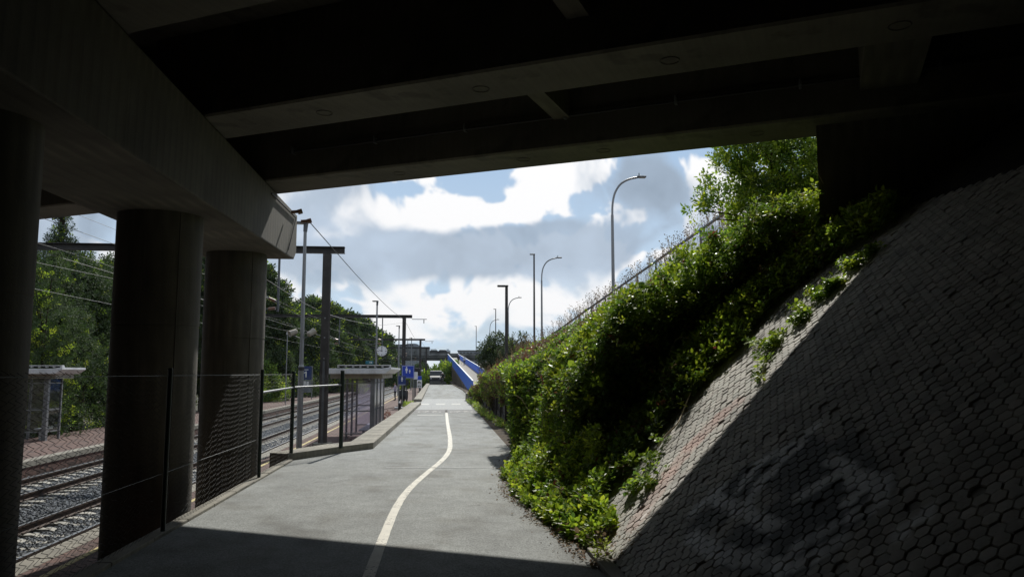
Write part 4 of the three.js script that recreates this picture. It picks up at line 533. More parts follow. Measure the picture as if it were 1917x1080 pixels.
// ------------------------------------------------------------------ blue ramp, viaduct and what stands beyond
{
  const r = thing('footbridge_ramp', 'long footbridge ramp with bright blue side panels rising to the viaduct', 'footbridge');
  const fy = d => -2.95 + 0.0415 * d, xl = d => 3.36 - 0.0124 * d, xr = d => 6.05 - 0.0124 * d;
  const quad = (f, d0, d1, y0, y1, t, n = 1) => { const out = []; for (let i = 0; i < n; i++) { const a = mix(d0, d1, i / n), b = mix(d0, d1, (i + 1) / n) - 0.02; const A = V(f(a), 0, -a), B = V(f(b), 0, -b); const g = new THREE.BoxGeometry(1, 1, 1); const p = g.attributes.position; for (let k = 0; k < p.count; k++) { const e = p.getZ(k) > 0 ? A : B, d = -e.z; p.setXYZ(k, e.x + p.getX(k) * t, p.getY(k) > 0 ? y1(d) : y0(d), e.z); } out.push(metreUV(g)); } return out; };
  const sides = [];
  [[xl, 'left'], [xr, 'right']].forEach(([f, s]) => { quad(f, 69, 205, d => fy(d) - 0.35, d => fy(d) + 1.0, 0.06, 34).forEach(g => part('side_panel', g, M.rampBlue, r)); part('top_trim', quad(f, 69, 205, d => fy(d) + 1.003, d => fy(d) + 1.07, 0.11, 1), M.rampTrim, r); });
  part('deck', quad(d => (xl(d) + xr(d)) / 2, 69, 205, d => fy(d) - 0.2, d => fy(d), 2.6, 1), M.rampFloor, r);
  quad(d => xl(d) + 0.05, 71.2, 205, d => -0.3, d => Math.max(-0.25, fy(d) - 0.36), 0.3, 26).forEach(g => part('wall_panel', g, M.rampWall, r));
  for (let d = 78; d < 200; d += 5.15) part('wall_rib', quad(x => xl(d) - 0.14, d, d + 0.35, () => -0.3, q => Math.max(-0.2, fy(q) - 0.36), 0.1, 1), M.rampWall, r);
  for (const [x, d] of [[5.15, 82], [5.2, 92]]) part('gate_post', bar([x - 0.25, fy(d), -d], [x - 0.25, fy(d) + 1.15, -d], 0.22, 0.22), M.galv, r);

  const v = thing('viaduct', 'long grey concrete viaduct crossing the view in the distance', 'viaduct');
  const dz = -222;
  part('deck', box(-60, 12, 5.9, 6.7, dz - 9, dz), M.viaduct, v); part('underside', box(-60, 12, 5.2, 5.898, dz - 8.4, dz - 0.9), M.viaduct, v);
  for (let i = 0; i < 12; i++) part('barrier_panel', box(-60 + i * 4.65, -60 + i * 4.65 + 4.6, 6.702, 9.0 - 0.045 * 0, dz + 0.02, dz + 0.16), M.viaduct, v);
  part('parapet', box(-4.1, 12, 6.702, 7.2, dz + 0.02, dz + 0.2), M.viaduct, v);
  for (let i = 0; i < 7; i++) part('pier', [rod([-56 + i * 10, -1.95, dz - 3], [-56 + i * 10, 5.2, dz - 3], 0.7, 0.7, 16), rod([-56 + i * 10, -1.95, dz - 6], [-56 + i * 10, 5.2, dz - 6], 0.7, 0.7, 16)], M.viaduct, v);
  part('ledge', box(-60, 12, 6.55, 6.69, dz + 0.003, dz + 0.35), M.viaduct, v);
  const pairs = [[-2.9, 1.1, 'left'], [-0.4, 0.8, 'right']];
  for (const [x, w, s] of pairs) { const c = thing('passing_car', `dark car roof showing over the viaduct parapet, ${s} of the two`, 'car', [x, 6.72, dz - 3]); const sh = new THREE.Shape(); [[-1.8, 0.3], [1.8, 0.3], [1.75, 0.8], [1.1, 0.9], [0.6, 1.42], [-1.0, 1.45], [-1.55, 0.92], [-1.8, 0.85]].forEach((p, k) => k ? sh.lineTo(...p) : sh.moveTo(...p)); const g = new THREE.ExtrudeGeometry(sh, { depth: 1.5, bevelEnabled: true, bevelSize: 0.06, bevelThickness: 0.06, bevelSegments: 2 }); part('body', metreUV(g), M.dark, c); for (const wx of [-1.1, 1.1]) part('wheel', (() => { const q = new THREE.CylinderGeometry(0.32, 0.32, 0.2, 18); q.rotateX(Math.PI / 2); q.translate(wx, 0.32, 1.52); return q; })(), M.black, c); part('window', [box(-0.9, 0.55, 0.95, 1.36, 1.562, 1.57)], M.pane, c); }

  const facade = (t, x0, x1, y0, y1, z, cols, rows, wm) => { for (let i = 0; i < cols; i++) for (let k = 0; k < rows; k++) { const cw = (x1 - x0) / cols, ch = (y1 - y0) / rows; part('window', box(x0 + i * cw + cw * 0.18, x0 + (i + 1) * cw - cw * 0.18, y0 + k * ch + ch * 0.3, y0 + (k + 1) * ch - ch * 0.2, z, z + 0.25), wm, t); } };
  const b1 = thing('warehouse', 'long grey building with a rounded roof end behind the viaduct', 'building', [-25.6, 0, -420]);
  part('wall', box(-32, 12.0, -1.95, 15.0, -22, 0), M.facade, b1); part('roof', (() => { const sh = new THREE.Shape(); sh.moveTo(-9, 0); sh.lineTo(12, 0); sh.lineTo(12, 1); sh.quadraticCurveTo(11.4, 2.6, 7.6, 2.4); sh.quadraticCurveTo(5, 2.4, 4.6, 1.9); sh.lineTo(-9, 1.9); const g = new THREE.ExtrudeGeometry(sh, { depth: 18, bevelEnabled: false }); g.translate(0, 15.002, -20); return metreUV(g); })(), M.facade, b1); facade(b1, -9, 9, 15.7, 17.2, -1.9, 7, 1, M.pane);
  const b2 = thing('tower_block', 'pale distant tower block on the horizon above the blue ramp', 'building', [3, 0, -900]); part('wall', box(-2, 3.6, -1.95, 27.5, -8, 0), M.facadePale, b2); part('roof_box', box(-1, 1.8, 27.5, 29, -6, -2), M.facadePale, b2); facade(b2, -1.8, 3.4, 3, 27, 0.002, 4, 8, M.facade);
  const b3 = thing('office_block', 'wide flat grey block on the horizon right of the blue ramp', 'building', [24, 0, -520]); part('wall', box(-15, 14, -1.95, 16.2, -14, 0), M.facade, b3); part('roof', box(-15.4, 14.4, 16.2, 16.7, -14.4, 0.4), M.viaductDark, b3); facade(b3, -14.5, 13.5, 5, 16, 0.002, 12, 3, M.pane);
  const b4 = thing('low_building', 'low flat grey building on the horizon between tower and office block', 'building', [8, 0, -640]); part('wall', box(-12, 12, -1.95, 13.2, -10, 0), M.facade, b4); part('roof', box(-12.3, 12.3, 13.2, 13.7, -10.3, 0.3), M.viaductDark, b4); facade(b4, -11.5, 11.5, 4, 12.8, 0.002, 10, 2, M.pane);

  // van facing the camera behind the wall at the end of the path
  const c = thing('parked_van', 'dark grey van facing forward beyond the low wall at the path end', 'van', [-1.35, -0.1, -119]);
  const sh = new THREE.Shape(); [[0, 0.3], [0, 1.0], [-0.25, 1.15], [-0.95, 1.25], [-1.6, 1.95], [-4.6, 2.02], [-4.75, 1.6], [-4.8, 0.3]].forEach((p, k) => k ? sh.lineTo(...p) : sh.moveTo(...p));
  const vg = new THREE.ExtrudeGeometry(sh, { depth: 1.68, bevelEnabled: true, bevelSize: 0.08, bevelThickness: 0.08, bevelSegments: 2 }); vg.translate(0, 0, -0.84); vg.rotateY(-Math.PI / 2); part('body', metreUV(vg), std(0.035, 0.037, 0.04, 0.4, { map: texGrime }), c);
  part('windscreen', (() => { const g = box(-0.74, 0.74, -0.44, 0.44, -0.01, 0.01); g.rotateX(-0.75); g.translate(0, 1.62, -1.19); return g; })(), std(0.02, 0.022, 0.024, 0.6), c);
  for (const s of [-0.68, 0.68]) { part('headlight', box(s - 0.1, s + 0.1, 0.84, 0.95, 0.07, 0.10, 0.01), M.signWhite, c); part('wheel', (() => { const q = new THREE.CylinderGeometry(0.34, 0.34, 0.22, 20); q.rotateZ(Math.PI / 2); q.translate(s * 1.2, 0.34, -0.9); return q; })(), M.black, c); part('mirror', box(s * 1.55 - 0.09, s * 1.55 + 0.09, 1.25, 1.5, -1.1, -1.0, 0.02), M.dark, c); }
  part('grille', box(-0.45, 0.45, 0.62, 0.8, 0.082, 0.095), M.black, c); part('bumper', box(-0.86, 0.86, 0.32, 0.56, 0.05, 0.14, 0.03), M.dark, c);
}

// ------------------------------------------------------------------ people
function figure(J, bones, res = 72) { // one continuous skin over posed bones: [jointA, jointB, radiusA, radiusB]
  const lo = V(1e9, 1e9, 1e9), hi = V(-1e9, -1e9, -1e9); for (const k in J) { const v = V(...J[k]); lo.min(v); hi.max(v); } lo.subScalar(0.2); hi.addScalar(0.2);
  const S = Math.max(hi.x - lo.x, hi.y - lo.y, hi.z - lo.z) / 2, C = lo.clone().add(hi).multiplyScalar(0.5);
  const mc = new MarchingCubes(res, new THREE.MeshBasicMaterial(), false, false, 90000); mc.isolation = 0;
  const B = bones.map(([a, b, ra, rb]) => [J[a], J[b], ra, rb]);
  for (let k = 0; k < res; k++) for (let j = 0; j < res; j++) for (let i = 0; i < res; i++) {
    const x = C.x + (i / res * 2 - 1) * S, y = C.y + (j / res * 2 - 1) * S, z = C.z + (k / res * 2 - 1) * S; let acc = 0;
    for (const [a, b, ra, rb] of B) { const dx = b[0] - a[0], dy = b[1] - a[1], dz = b[2] - a[2], l = dx * dx + dy * dy + dz * dz + 1e-9; const t = Math.max(0, Math.min(1, ((x - a[0]) * dx + (y - a[1]) * dy + (z - a[2]) * dz) / l)); const d = Math.hypot(x - a[0] - t * dx, y - a[1] - t * dy, z - a[2] - t * dz) - mix(ra, rb, t); if (d < 0.5) acc += Math.exp(-d * 45); }
    mc.field[i + j * res + k * res * res] = acc > 0 ? Math.log(acc) / 45 : -1;
  }
  mc.update(); const n = mc.count; const g = new THREE.BufferGeometry();
  const p = mc.positionArray.slice(0, n * 3); for (let i = 0; i < n; i++) { p[i * 3] = p[i * 3] * S + C.x; p[i * 3 + 1] = p[i * 3 + 1] * S + C.y; p[i * 3 + 2] = p[i * 3 + 2] * S + C.z; }
  g.setAttribute('position', new THREE.BufferAttribute(p, 3)); g.setAttribute('normal', new THREE.BufferAttribute(mc.normalArray.slice(0, n * 3), 3)); return g;
}
function person(label, pos, turn, J, look) {
  const t = thing('person', label, 'person', pos, turn);
  const bones = [['pelvisL', 'pelvisR', 0.115, 0.115], ['pelvis', 'waist', 0.125, 0.115], ['waist', 'chest', 0.12, 0.145], ['shL', 'shR', 0.075, 0.075], ['chest', 'neck', 0.10, 0.055], ['neck', 'head', 0.052, 0.05], ['head', 'crown', 0.092, 0.088], ['chin', 'head', 0.055, 0.07],
    ['shL', 'elL', 0.058, 0.045], ['elL', 'wrL', 0.043, 0.03], ['shR', 'elR', 0.058, 0.045], ['elR', 'wrR', 0.043, 0.03], ['wrL', 'haL', 0.03, 0.034], ['wrR', 'haR', 0.03, 0.034],
    ['pelvisL', 'knL', 0.092, 0.058], ['knL', 'anL', 0.056, 0.038], ['pelvisR', 'knR', 0.092, 0.058], ['knR', 'anR', 0.056, 0.038], ['anL', 'toL', 0.042, 0.034], ['anR', 'toR', 0.042, 0.034]];
  const body = figure(J, bones); const pos_ = body.attributes.position, col = [];
  const hy = J.chin[1] - 0.02;
  for (let i = 0; i < pos_.count; i++) { const x = pos_.getX(i), y = pos_.getY(i), z = pos_.getZ(i); const near = (j, r) => Math.hypot(x - J[j][0], y - J[j][1], z - J[j][2]) < r; let c = look.top; if (Math.hypot(x - J.head[0], y - J.head[1], z - J.head[2]) < 0.19 && y > J.neck[1] + 0.03) c = look.skin; else if (near('haL', 0.09) || near('haR', 0.09)) c = look.skin; else if (y < J.pelvis[1] + 0.02 && !near('elL', .2) && !near('elR', .2)) c = look.legs; if (near('toL', 0.12) || near('toR', 0.12)) c = look.shoes; col.push(...c); }
  body.setAttribute('color', new THREE.Float32BufferAttribute(col, 3));
  const fingers = [];
  for (const s of ['L', 'R']) { const w = V(...J['wr' + s]), h = V(...J['ha' + s]), d = h.clone().sub(w).normalize(), side = d.clone().cross(V(0, 0, 1)).normalize(); if (side.length() < 0.5) side.set(1, 0, 0); [0.062, 0.075, 0.08, 0.074].forEach((len, i) => { const a = h.clone().addScaledVector(side, (i - 1.5) * 0.018).addScaledVector(d, 0.02), b = a.clone().addScaledVector(d, len * 0.55), c = b.clone().addScaledVector(d, len * 0.35).add(V(0, -0.02, 0.015)); fingers.push(rod(a.toArray(), b.toArray(), 0.0095, 0.0085, 6), rod(b.toArray(), c.toArray(), 0.0085, 0.0065, 6)); }); const a = h.clone().addScaledVector(side, 0.03), b = a.clone().addScaledVector(side, 0.03).addScaledVector(d, 0.03); fingers.push(rod(a.toArray(), b.toArray(), 0.011, 0.008, 6)); }
  for (const f of fingers) f.setAttribute('color', new THREE.Float32BufferAttribute(Array.from({ length: f.attributes.position.count }, () => look.skin).flat(), 3));
  const H = J.head, F = look.face; // unit vector the face points along
  const fx = (x, y, z) => [H[0] + F[2] * x + F[0] * z, H[1] + y, H[2] - F[0] * x + F[2] * z];
  const bits = [rod(fx(0, 0.015, 0.085), fx(0, -0.025, 0.112), 0.009, 0.016, 8), rod(fx(-0.095, 0.015, 0), fx(-0.095, -0.04, 0), 0.02, 0.014, 8), rod(fx(0.095, 0.015, 0), fx(0.095, -0.04, 0), 0.02, 0.014, 8)];
  for (const f of bits) f.setAttribute('color', new THREE.Float32BufferAttribute(Array.from({ length: f.attributes.position.count }, () => look.skin).flat(), 3));
  part('body', [body, ...fingers, ...bits], std(1, 1, 1, 0.85, { vertexColors: true }), t);
  part('eyes', [rod(fx(-0.034, 0.02, 0.08), fx(-0.034, 0.02, 0.096), 0.011, 0.011, 8), rod(fx(0.034, 0.02, 0.08), fx(0.034, 0.02, 0.096), 0.011, 0.011, 8)], M.black, t);
  part('mouth', rod(fx(-0.022, -0.06, 0.088), fx(0.022, -0.06, 0.088), 0.006), std(0.3, 0.1, 0.09), t);
  const hair = new THREE.SphereGeometry(0.108, 20, 14, 0, Math.PI * 2, 0, look.helmet ? 1.6 : 1.75); hair.rotateX(look.helmet ? 0 : 0); hair.translate(H[0] - F[0] * 0.02, H[1] + 0.03, H[2] - F[2] * 0.02); if (look.helmet) hair.scale(1, 1, 1);
  part(look.helmet ? 'helmet' : 'hair', hair, look.hair, t);
  return t;
}
const stand = (o = {}) => Object.assign({ pelvis: [0, 0.93, 0], pelvisL: [-0.085, 0.90, 0], pelvisR: [0.085, 0.90, 0], waist: [0, 1.08, 0], chest: [0, 1.30, 0], neck: [0, 1.50, 0.01], head: [0, 1.63, 0.02], crown: [0, 1.67, 0], chin: [0, 1.555, 0.05], shL: [-0.17, 1.42, 0], shR: [0.17, 1.42, 0], elL: [-0.23, 1.14, -0.03], elR: [0.23, 1.14, -0.03], wrL: [-0.24, 0.90, 0.05], wrR: [0.24, 0.90, 0.05], haL: [-0.24, 0.83, 0.07], haR: [0.24, 0.83, 0.07], knL: [-0.095, 0.50, 0.02], knR: [0.095, 0.50, 0.02], anL: [-0.10, 0.085, -0.02], anR: [0.10, 0.085, -0.02], toL: [-0.115, 0.035, 0.13], toR: [0.115, 0.035, 0.13] }, o);
const walk = { knL: [-0.09, 0.51, 0.14], anL: [-0.09, 0.10, 0.25], toL: [-0.09, 0.07, 0.38], knR: [0.09, 0.49, -0.03], anR: [0.09, 0.13, -0.30], toR: [0.09, 0.04, -0.17], elL: [-0.22, 1.15, -0.12], wrL: [-0.23, 0.93, -0.10], haL: [-0.23, 0.86, -0.08], elR: [0.22, 1.14, 0.03], wrR: [0.22, 0.95, 0.17], haR: [0.22, 0.90, 0.22] };
const SK = [0.42, 0.25, 0.17], DK = [0.02, 0.02, 0.024];
{
  const p = person('person in a pale lilac top and dark trousers waiting on the platform, holding a phone', [-4.95, -1.12, -79.5], -1.35, stand({ head: [0, 1.625, 0.05], chin: [0, 1.545, 0.09], crown: [0, 1.665, 0.03], elL: [-0.22, 1.16, 0.06], wrL: [-0.12, 1.22, 0.27], haL: [-0.07, 1.26, 0.32], elR: [0.22, 1.16, 0.06], wrR: [0.12, 1.22, 0.27], haR: [0.07, 1.26, 0.32] }), { top: [0.36, 0.32, 0.42], legs: [0.025, 0.026, 0.04], shoes: DK, skin: SK, hair: std(0.015, 0.012, 0.01, 0.7), face: [0, 0, 1] });
  const ph = thing('phone', 'small dark phone held by the person on the platform', 'phone', [-4.95 - 0.40, 0.20, -79.5 + 0.09]); part('case', box(-0.006, 0.006, -0.07, 0.07, -0.036, 0.036, 0.004), M.black, ph); part('screen', box(0.0062, 0.0075, -0.06, 0.06, -0.03, 0.03), M.pane, ph);
  person('person in black clothes walking up the blue ramp, left of the two walkers', [2.72, 3.42, -153.5], Math.PI, stand(walk), { top: DK, legs: DK, shoes: DK, skin: SK, hair: std(0.02, 0.015, 0.012, 0.7), face: [0, 0, 1] });
  person('person in a pale grey top walking up the blue ramp beside the right panel', [3.62, 3.02, -144], Math.PI, stand(walk), { top: [0.45, 0.50, 0.56], legs: [0.12, 0.15, 0.2], shoes: DK, skin: SK, hair: std(0.05, 0.035, 0.025, 0.7), face: [0, 0, 1] });
  // cyclist coming along the path
  const cy = [-0.28, 0, -106];
  person('cyclist in black clothes and a white helmet riding along the path', cy, 0.12, stand({ pelvis: [0, 0.98, -0.28], pelvisL: [-0.08, 0.95, -0.27], pelvisR: [0.08, 0.95, -0.27], waist: [0, 1.12, -0.20], chest: [0, 1.30, -0.06], neck: [0, 1.46, 0.05], head: [0, 1.58, 0.10], crown: [0, 1.62, 0.08], chin: [0, 1.505, 0.14], shL: [-0.17, 1.40, 0.0], shR: [0.17, 1.40, 0.0], elL: [-0.27, 1.18, 0.18], elR: [0.27, 1.18, 0.18], wrL: [-0.26, 1.04, 0.40], wrR: [0.26, 1.04, 0.40], haL: [-0.26, 1.02, 0.46], haR: [0.26, 1.02, 0.46], knL: [-0.12, 0.70, 0.10], anL: [-0.11, 0.36, -0.06], toL: [-0.11, 0.30, 0.08], knR: [0.12, 0.58, 0.05], anR: [0.11, 0.15, -0.04], toR: [0.11, 0.10, 0.10] }), { top: DK, legs: [0.03, 0.025, 0.025], shoes: DK, skin: SK, hair: std(0.85, 0.85, 0.83, 0.35), helmet: true, face: [0, 0, 1] });
  const b = thing('bicycle', 'dark city bicycle ridden by the cyclist on the path', 'bicycle', cy, 0.12);
  for (const z of [-0.55, 0.55]) { const w = part('wheel', [(() => { const g = new THREE.TorusGeometry(0.33, 0.02, 8, 36); g.rotateY(Math.PI / 2); g.translate(0, 0.35, z); return g; })(), rod([-0.05, 0.35, z], [0.05, 0.35, z], 0.03)], M.black, b); const sp = []; for (let k = 0; k < 12; k++) { const a = k * Math.PI / 6; sp.push(rod([0, 0.35, z], [0, 0.35 + 0.32 * Math.sin(a), z + 0.32 * Math.cos(a)], 0.002, 0.002, 4)); } part('spokes', sp, M.galv, w); }
  part('frame', [rod([0, 0.35, -0.55], [0, 0.30, -0.08], 0.014), rod([0, 0.30, -0.08], [0, 0.88, -0.25], 0.018), rod([0, 0.30, -0.08], [0, 0.82, 0.38], 0.02), rod([0, 0.80, -0.23], [0, 0.85, 0.38], 0.018), rod([0, 0.35, -0.55], [0, 0.78, -0.22], 0.012), rod([0, 0.35, 0.55], [0, 1.0, 0.36], 0.018)], M.dark, b);
  part('handlebar', tube([[-0.28, 1.0, 0.44], [-0.12, 1.03, 0.38], [0, 1.02, 0.36], [0.12, 1.03, 0.38], [0.28, 1.0, 0.44]], 0.014), M.black, b); part('saddle', box(-0.09, 0.09, 0.87, 0.92, -0.40, -0.14, 0.03), M.black, b); part('pedals', [rod([-0.11, 0.30, -0.04], [-0.11, 0.24, 0.08], 0.012), rod([0.11, 0.12, 0], [0.11, 0.05, 0.1], 0.012), rod([-0.1, 0.3, -0.06], [0.1, 0.3, -0.06], 0.014)], M.galvDark, b); part('headlight', (() => { const g = new THREE.SphereGeometry(0.04, 12, 8); g.translate(0, 0.92, 0.45); return g; })(), M.lampLens, b);
}

// ------------------------------------------------------------------ vegetation
function leafGeo(len, wid, base, dir, up, curl) { // folded pointed leaf of eight faces
  const d = dir.clone().normalize(), s = d.clone().cross(up).normalize(), n = s.clone().cross(d).normalize();
  const P = (t, w, h) => base.clone().addScaledVector(d, t * len).addScaledVector(s, w * wid).addScaledVector(n, h * len - curl * t * t * len);
  const b = P(0, 0, 0), m1 = P(0.35, 0, -0.03), m2 = P(0.7, 0, -0.02), tip = P(1, 0, 0), l1 = P(0.3, -0.5, 0.07), r1 = P(0.3, 0.5, 0.07), l2 = P(0.68, -0.36, 0.05), r2 = P(0.68, 0.36, 0.05);
  return [[b, l1, m1], [b, m1, r1], [l1, l2, m2], [l1, m2, m1], [r1, m1, m2], [r1, m2, r2], [l2, tip, m2], [m2, tip, r2]];
}
function sprig(nl, len, wid, stem, spread, droop) {
  const tris = [];
  for (let i = 0; i < nl; i++) {
    const t = (i + 0.6) / nl, y = stem * t, a = i * 2.4 + R() * 0.7, el = mix(0.1, 0.9, t) + rr(-0.25, 0.25) - droop, k = rr(0.75, 1.15), rad = spread * (1 - 0.6 * t);
    const o = V(Math.cos(a) * rad, y, Math.sin(a) * rad), dir = V(Math.cos(a) * Math.cos(el), Math.sin(el), Math.sin(a) * Math.cos(el));
    tris.push(...leafGeo(len * k, wid * k, o, dir, V(rr(-0.3, 0.3), 1, rr(-0.3, 0.3)), 0.12));
    if (i % 2 === 0) { const w = 0.0022, p0 = V(0, y * 0.7, 0); tris.push([p0, p0.clone().add(V(w, 0, w)), o]); }
  }
  const w = 0.003; tris.push([V(-w, 0, 0), V(w, 0, 0), V(0, stem, 0)], [V(0, 0, -w), V(0, 0, w), V(0, stem, 0)]);
  const pos = []; for (const t of tris) for (const v of t) pos.push(v.x, v.y, v.z);
  const g = new THREE.BufferGeometry(); g.setAttribute('position', new THREE.Float32BufferAttribute(pos, 3)); g.computeVertexNormals(); return g;
}
srand(2024);
const SPRIG = [sprig(7, 0.075, 0.055, 0.11, 0.035, 0.1), sprig(9, 0.062, 0.042, 0.15, 0.04, 0.0), sprig(6, 0.09, 0.07, 0.08, 0.03, 0.25)];
const SPRAY = sprig(14, 0.085, 0.05, 0.22, 0.07, 0.0);
function scatter(name, geo, mat, list, parent) { // list of {p, n (growth direction), s, c}
  const im = new THREE.InstancedMesh(geo, mat, list.length); im.name = name; const m = new THREE.Matrix4(), q = new THREE.Quaternion(), q2 = new THREE.Quaternion(), Y = V(0, 1, 0), c = new THREE.Color();
  list.forEach((o, i) => { q.setFromUnitVectors(Y, o.n.clone().normalize()); q2.setFromAxisAngle(Y, R() * 6.283); q.multiply(q2); m.compose(o.p, q, V(o.s, o.s, o.s)); im.userData.kind = 'stuff'; im.setMatrixAt(i, m); im.setColorAt(i, c.setRGB(o.c[0], o.c[1], o.c[2])); });
  im.castShadow = im.receiveShadow = true; parent.add(im); return im;
}
const DARK = [[0.036, 0.066, 0.016], [0.046, 0.08, 0.018], [0.056, 0.09, 0.02], [0.042, 0.072, 0.022]];
const GREEN = [[0.066, 0.115, 0.012], [0.095, 0.15, 0.014], [0.045, 0.085, 0.016], [0.12, 0.165, 0.016]], LIME = [[0.19, 0.25, 0.018], [0.24, 0.28, 0.022], [0.15, 0.22, 0.018]], RED = [[0.16, 0.045, 0.03], [0.20, 0.075, 0.035], [0.13, 0.06, 0.035]], BROWN = [[0.16, 0.11, 0.06], [0.22, 0.16, 0.09], [0.12, 0.085, 0.05]];
const pick = (a) => { const c = a[Math.floor(R() * a.length)], k = rr(0.75, 1.25) * (a === GREEN ? 1.95 : a === LIME ? 2.0 : 1); return [c[0] * k, c[1] * k, c[2] * k]; };
const edgeD = a => lin([[0, 7.5], [0.1, 7.56], [0.67, 8.06], [1.27, 8.47], [1.87, 8.74], [2.54, 9.04], [3.14, 9.16], [3.9, 9.5], [4.64, 9.3], [5.2, 8.6], [9, 8.6]], a);
function bankNormal(x, d) { const e = 0.25; const nx = -(bank(x + e, d) - bank(x - e, d)) / (2 * e), nz = (bank(x, d + e) - bank(x, d - e)) / (2 * e); return V(Math.max(-1.6, nx), 1, Math.max(-1, Math.min(1, nz))).normalize(); }
{ // bramble over the bank, nearest the bridge
  const lists = [[], [], []]; srand(11);
  for (let tries = 0; tries < 85000; tries++) {
    const d = rr(7.4, 17.5), x = rr(1.25, 8.3); if (x > crestX(d) + 0.3 || (d < 12.4 && x > 5.8)) continue;
    const y0 = bank(x, d), a = (x - 1.42) / 1.18 * SL.len; const e = d - 0.3 - edgeD(a) - 0.55 * (fbm(x * 2.2, d * 2.2, 4, 3) - 0.45); if (e < 0) continue;
    if (e < 0.5 && R() > 0.25 + e) continue;
    const lump = fbm(x * 0.9 + 3, d * 0.9, 7, 4), mass = smooth(1.25, 1.95, e + 0.5 * (lump - 0.5)) * smooth(14.6, 12.6, d) * smooth(1.75, 2.5, x) * smooth(6.4, 5.0, x), T = (0.08 + 0.20 * smooth(0, 0.6, e) * smooth(0.34, 0.62, lump) + 0.78 * mass * (0.55 + 0.75 * smooth(0.3, 0.7, lump)) + (d > 13 ? 0.2 * smooth(13, 14.5, d) * lump : 0)) * (x < 2.2 ? mix(0.45, 1, smooth(1.2, 2.2, x)) : 1) * mix(1, 0.3, smooth(-1.6, -0.4, x - crestX(d)));
    const n = bankNormal(x, d), h = T * Math.pow(R(), 0.55), up = h / Math.max(T, 0.01);
    if (up < 0.4 && R() < 0.5) continue;
    const dim = smooth(0.35, 0.8, e) * (1 - mass) * smooth(13, 12, d) * smooth(1.9, 2.4, x); if (R() < 0.6 * dim) continue;
    const p = V(x, y0, -d).addScaledVector(n, h); p.z += 0.5 * mass * up * up * h;
    const g = n.clone().multiplyScalar(0.8).add(V(rr(-0.7, 0.7), rr(-0.1, 0.9), rr(-0.7, 0.7)));
    const lime = smooth(0.42, 0.62, fbm(x * 0.8, d * 0.8, 21, 3)) * smooth(0.3, 0.8, up), c = R() < lime * 0.75 + (x < 2 ? 0.3 : 0) ? pick(LIME) : R() < 0.03 ? pick(RED) : R() < 0.05 ? pick(BROWN) : pick(GREEN);
    lists[Math.floor(R() * 3)].push({ p, n: g, s: rr(0.6, 1.15), c });
    if (mass > 0.4 && up > 0.55 && R() < 0.07) lists[Math.floor(R() * 3)].push({ p: p.clone().add(V(rr(-0.2, 0.05), rr(0, 0.15), rr(0.1, 0.4))), n: V(rr(-0.6, 0.2), 0.8, rr(0, 0.9)), s: rr(0.6, 1.1), c: pick(LIME) });
  }
  const t = thing('bramble_thicket', 'dense green bramble thicket spilling over the hexagon paved bank', 'bramble'); t.userData.kind = 'stuff';
  lists.forEach((l, i) => scatter('leaves', SPRIG[i], LEAF, l, t));
  const st = []; for (let i = 0; i < 9; i++) { const d = rr(9, 16), x = rr(1.8, Math.min(7, crestX(d))), p = V(x, bank(x, d), -d).addScaledVector(bankNormal(x, d), rr(0.3, 0.9)); const q = p.clone().add(V(rr(-0.6, 0.3), rr(-0.1, 0.4), rr(-0.5, 0.6))), m = p.clone().add(q).multiplyScalar(0.5).add(V(0, 0.18, 0)); st.push(tube([p.toArray(), m.toArray(), q.toArray()], 0.0035, 8, 4)); } part('stems', st, M.vineStem, t);
}
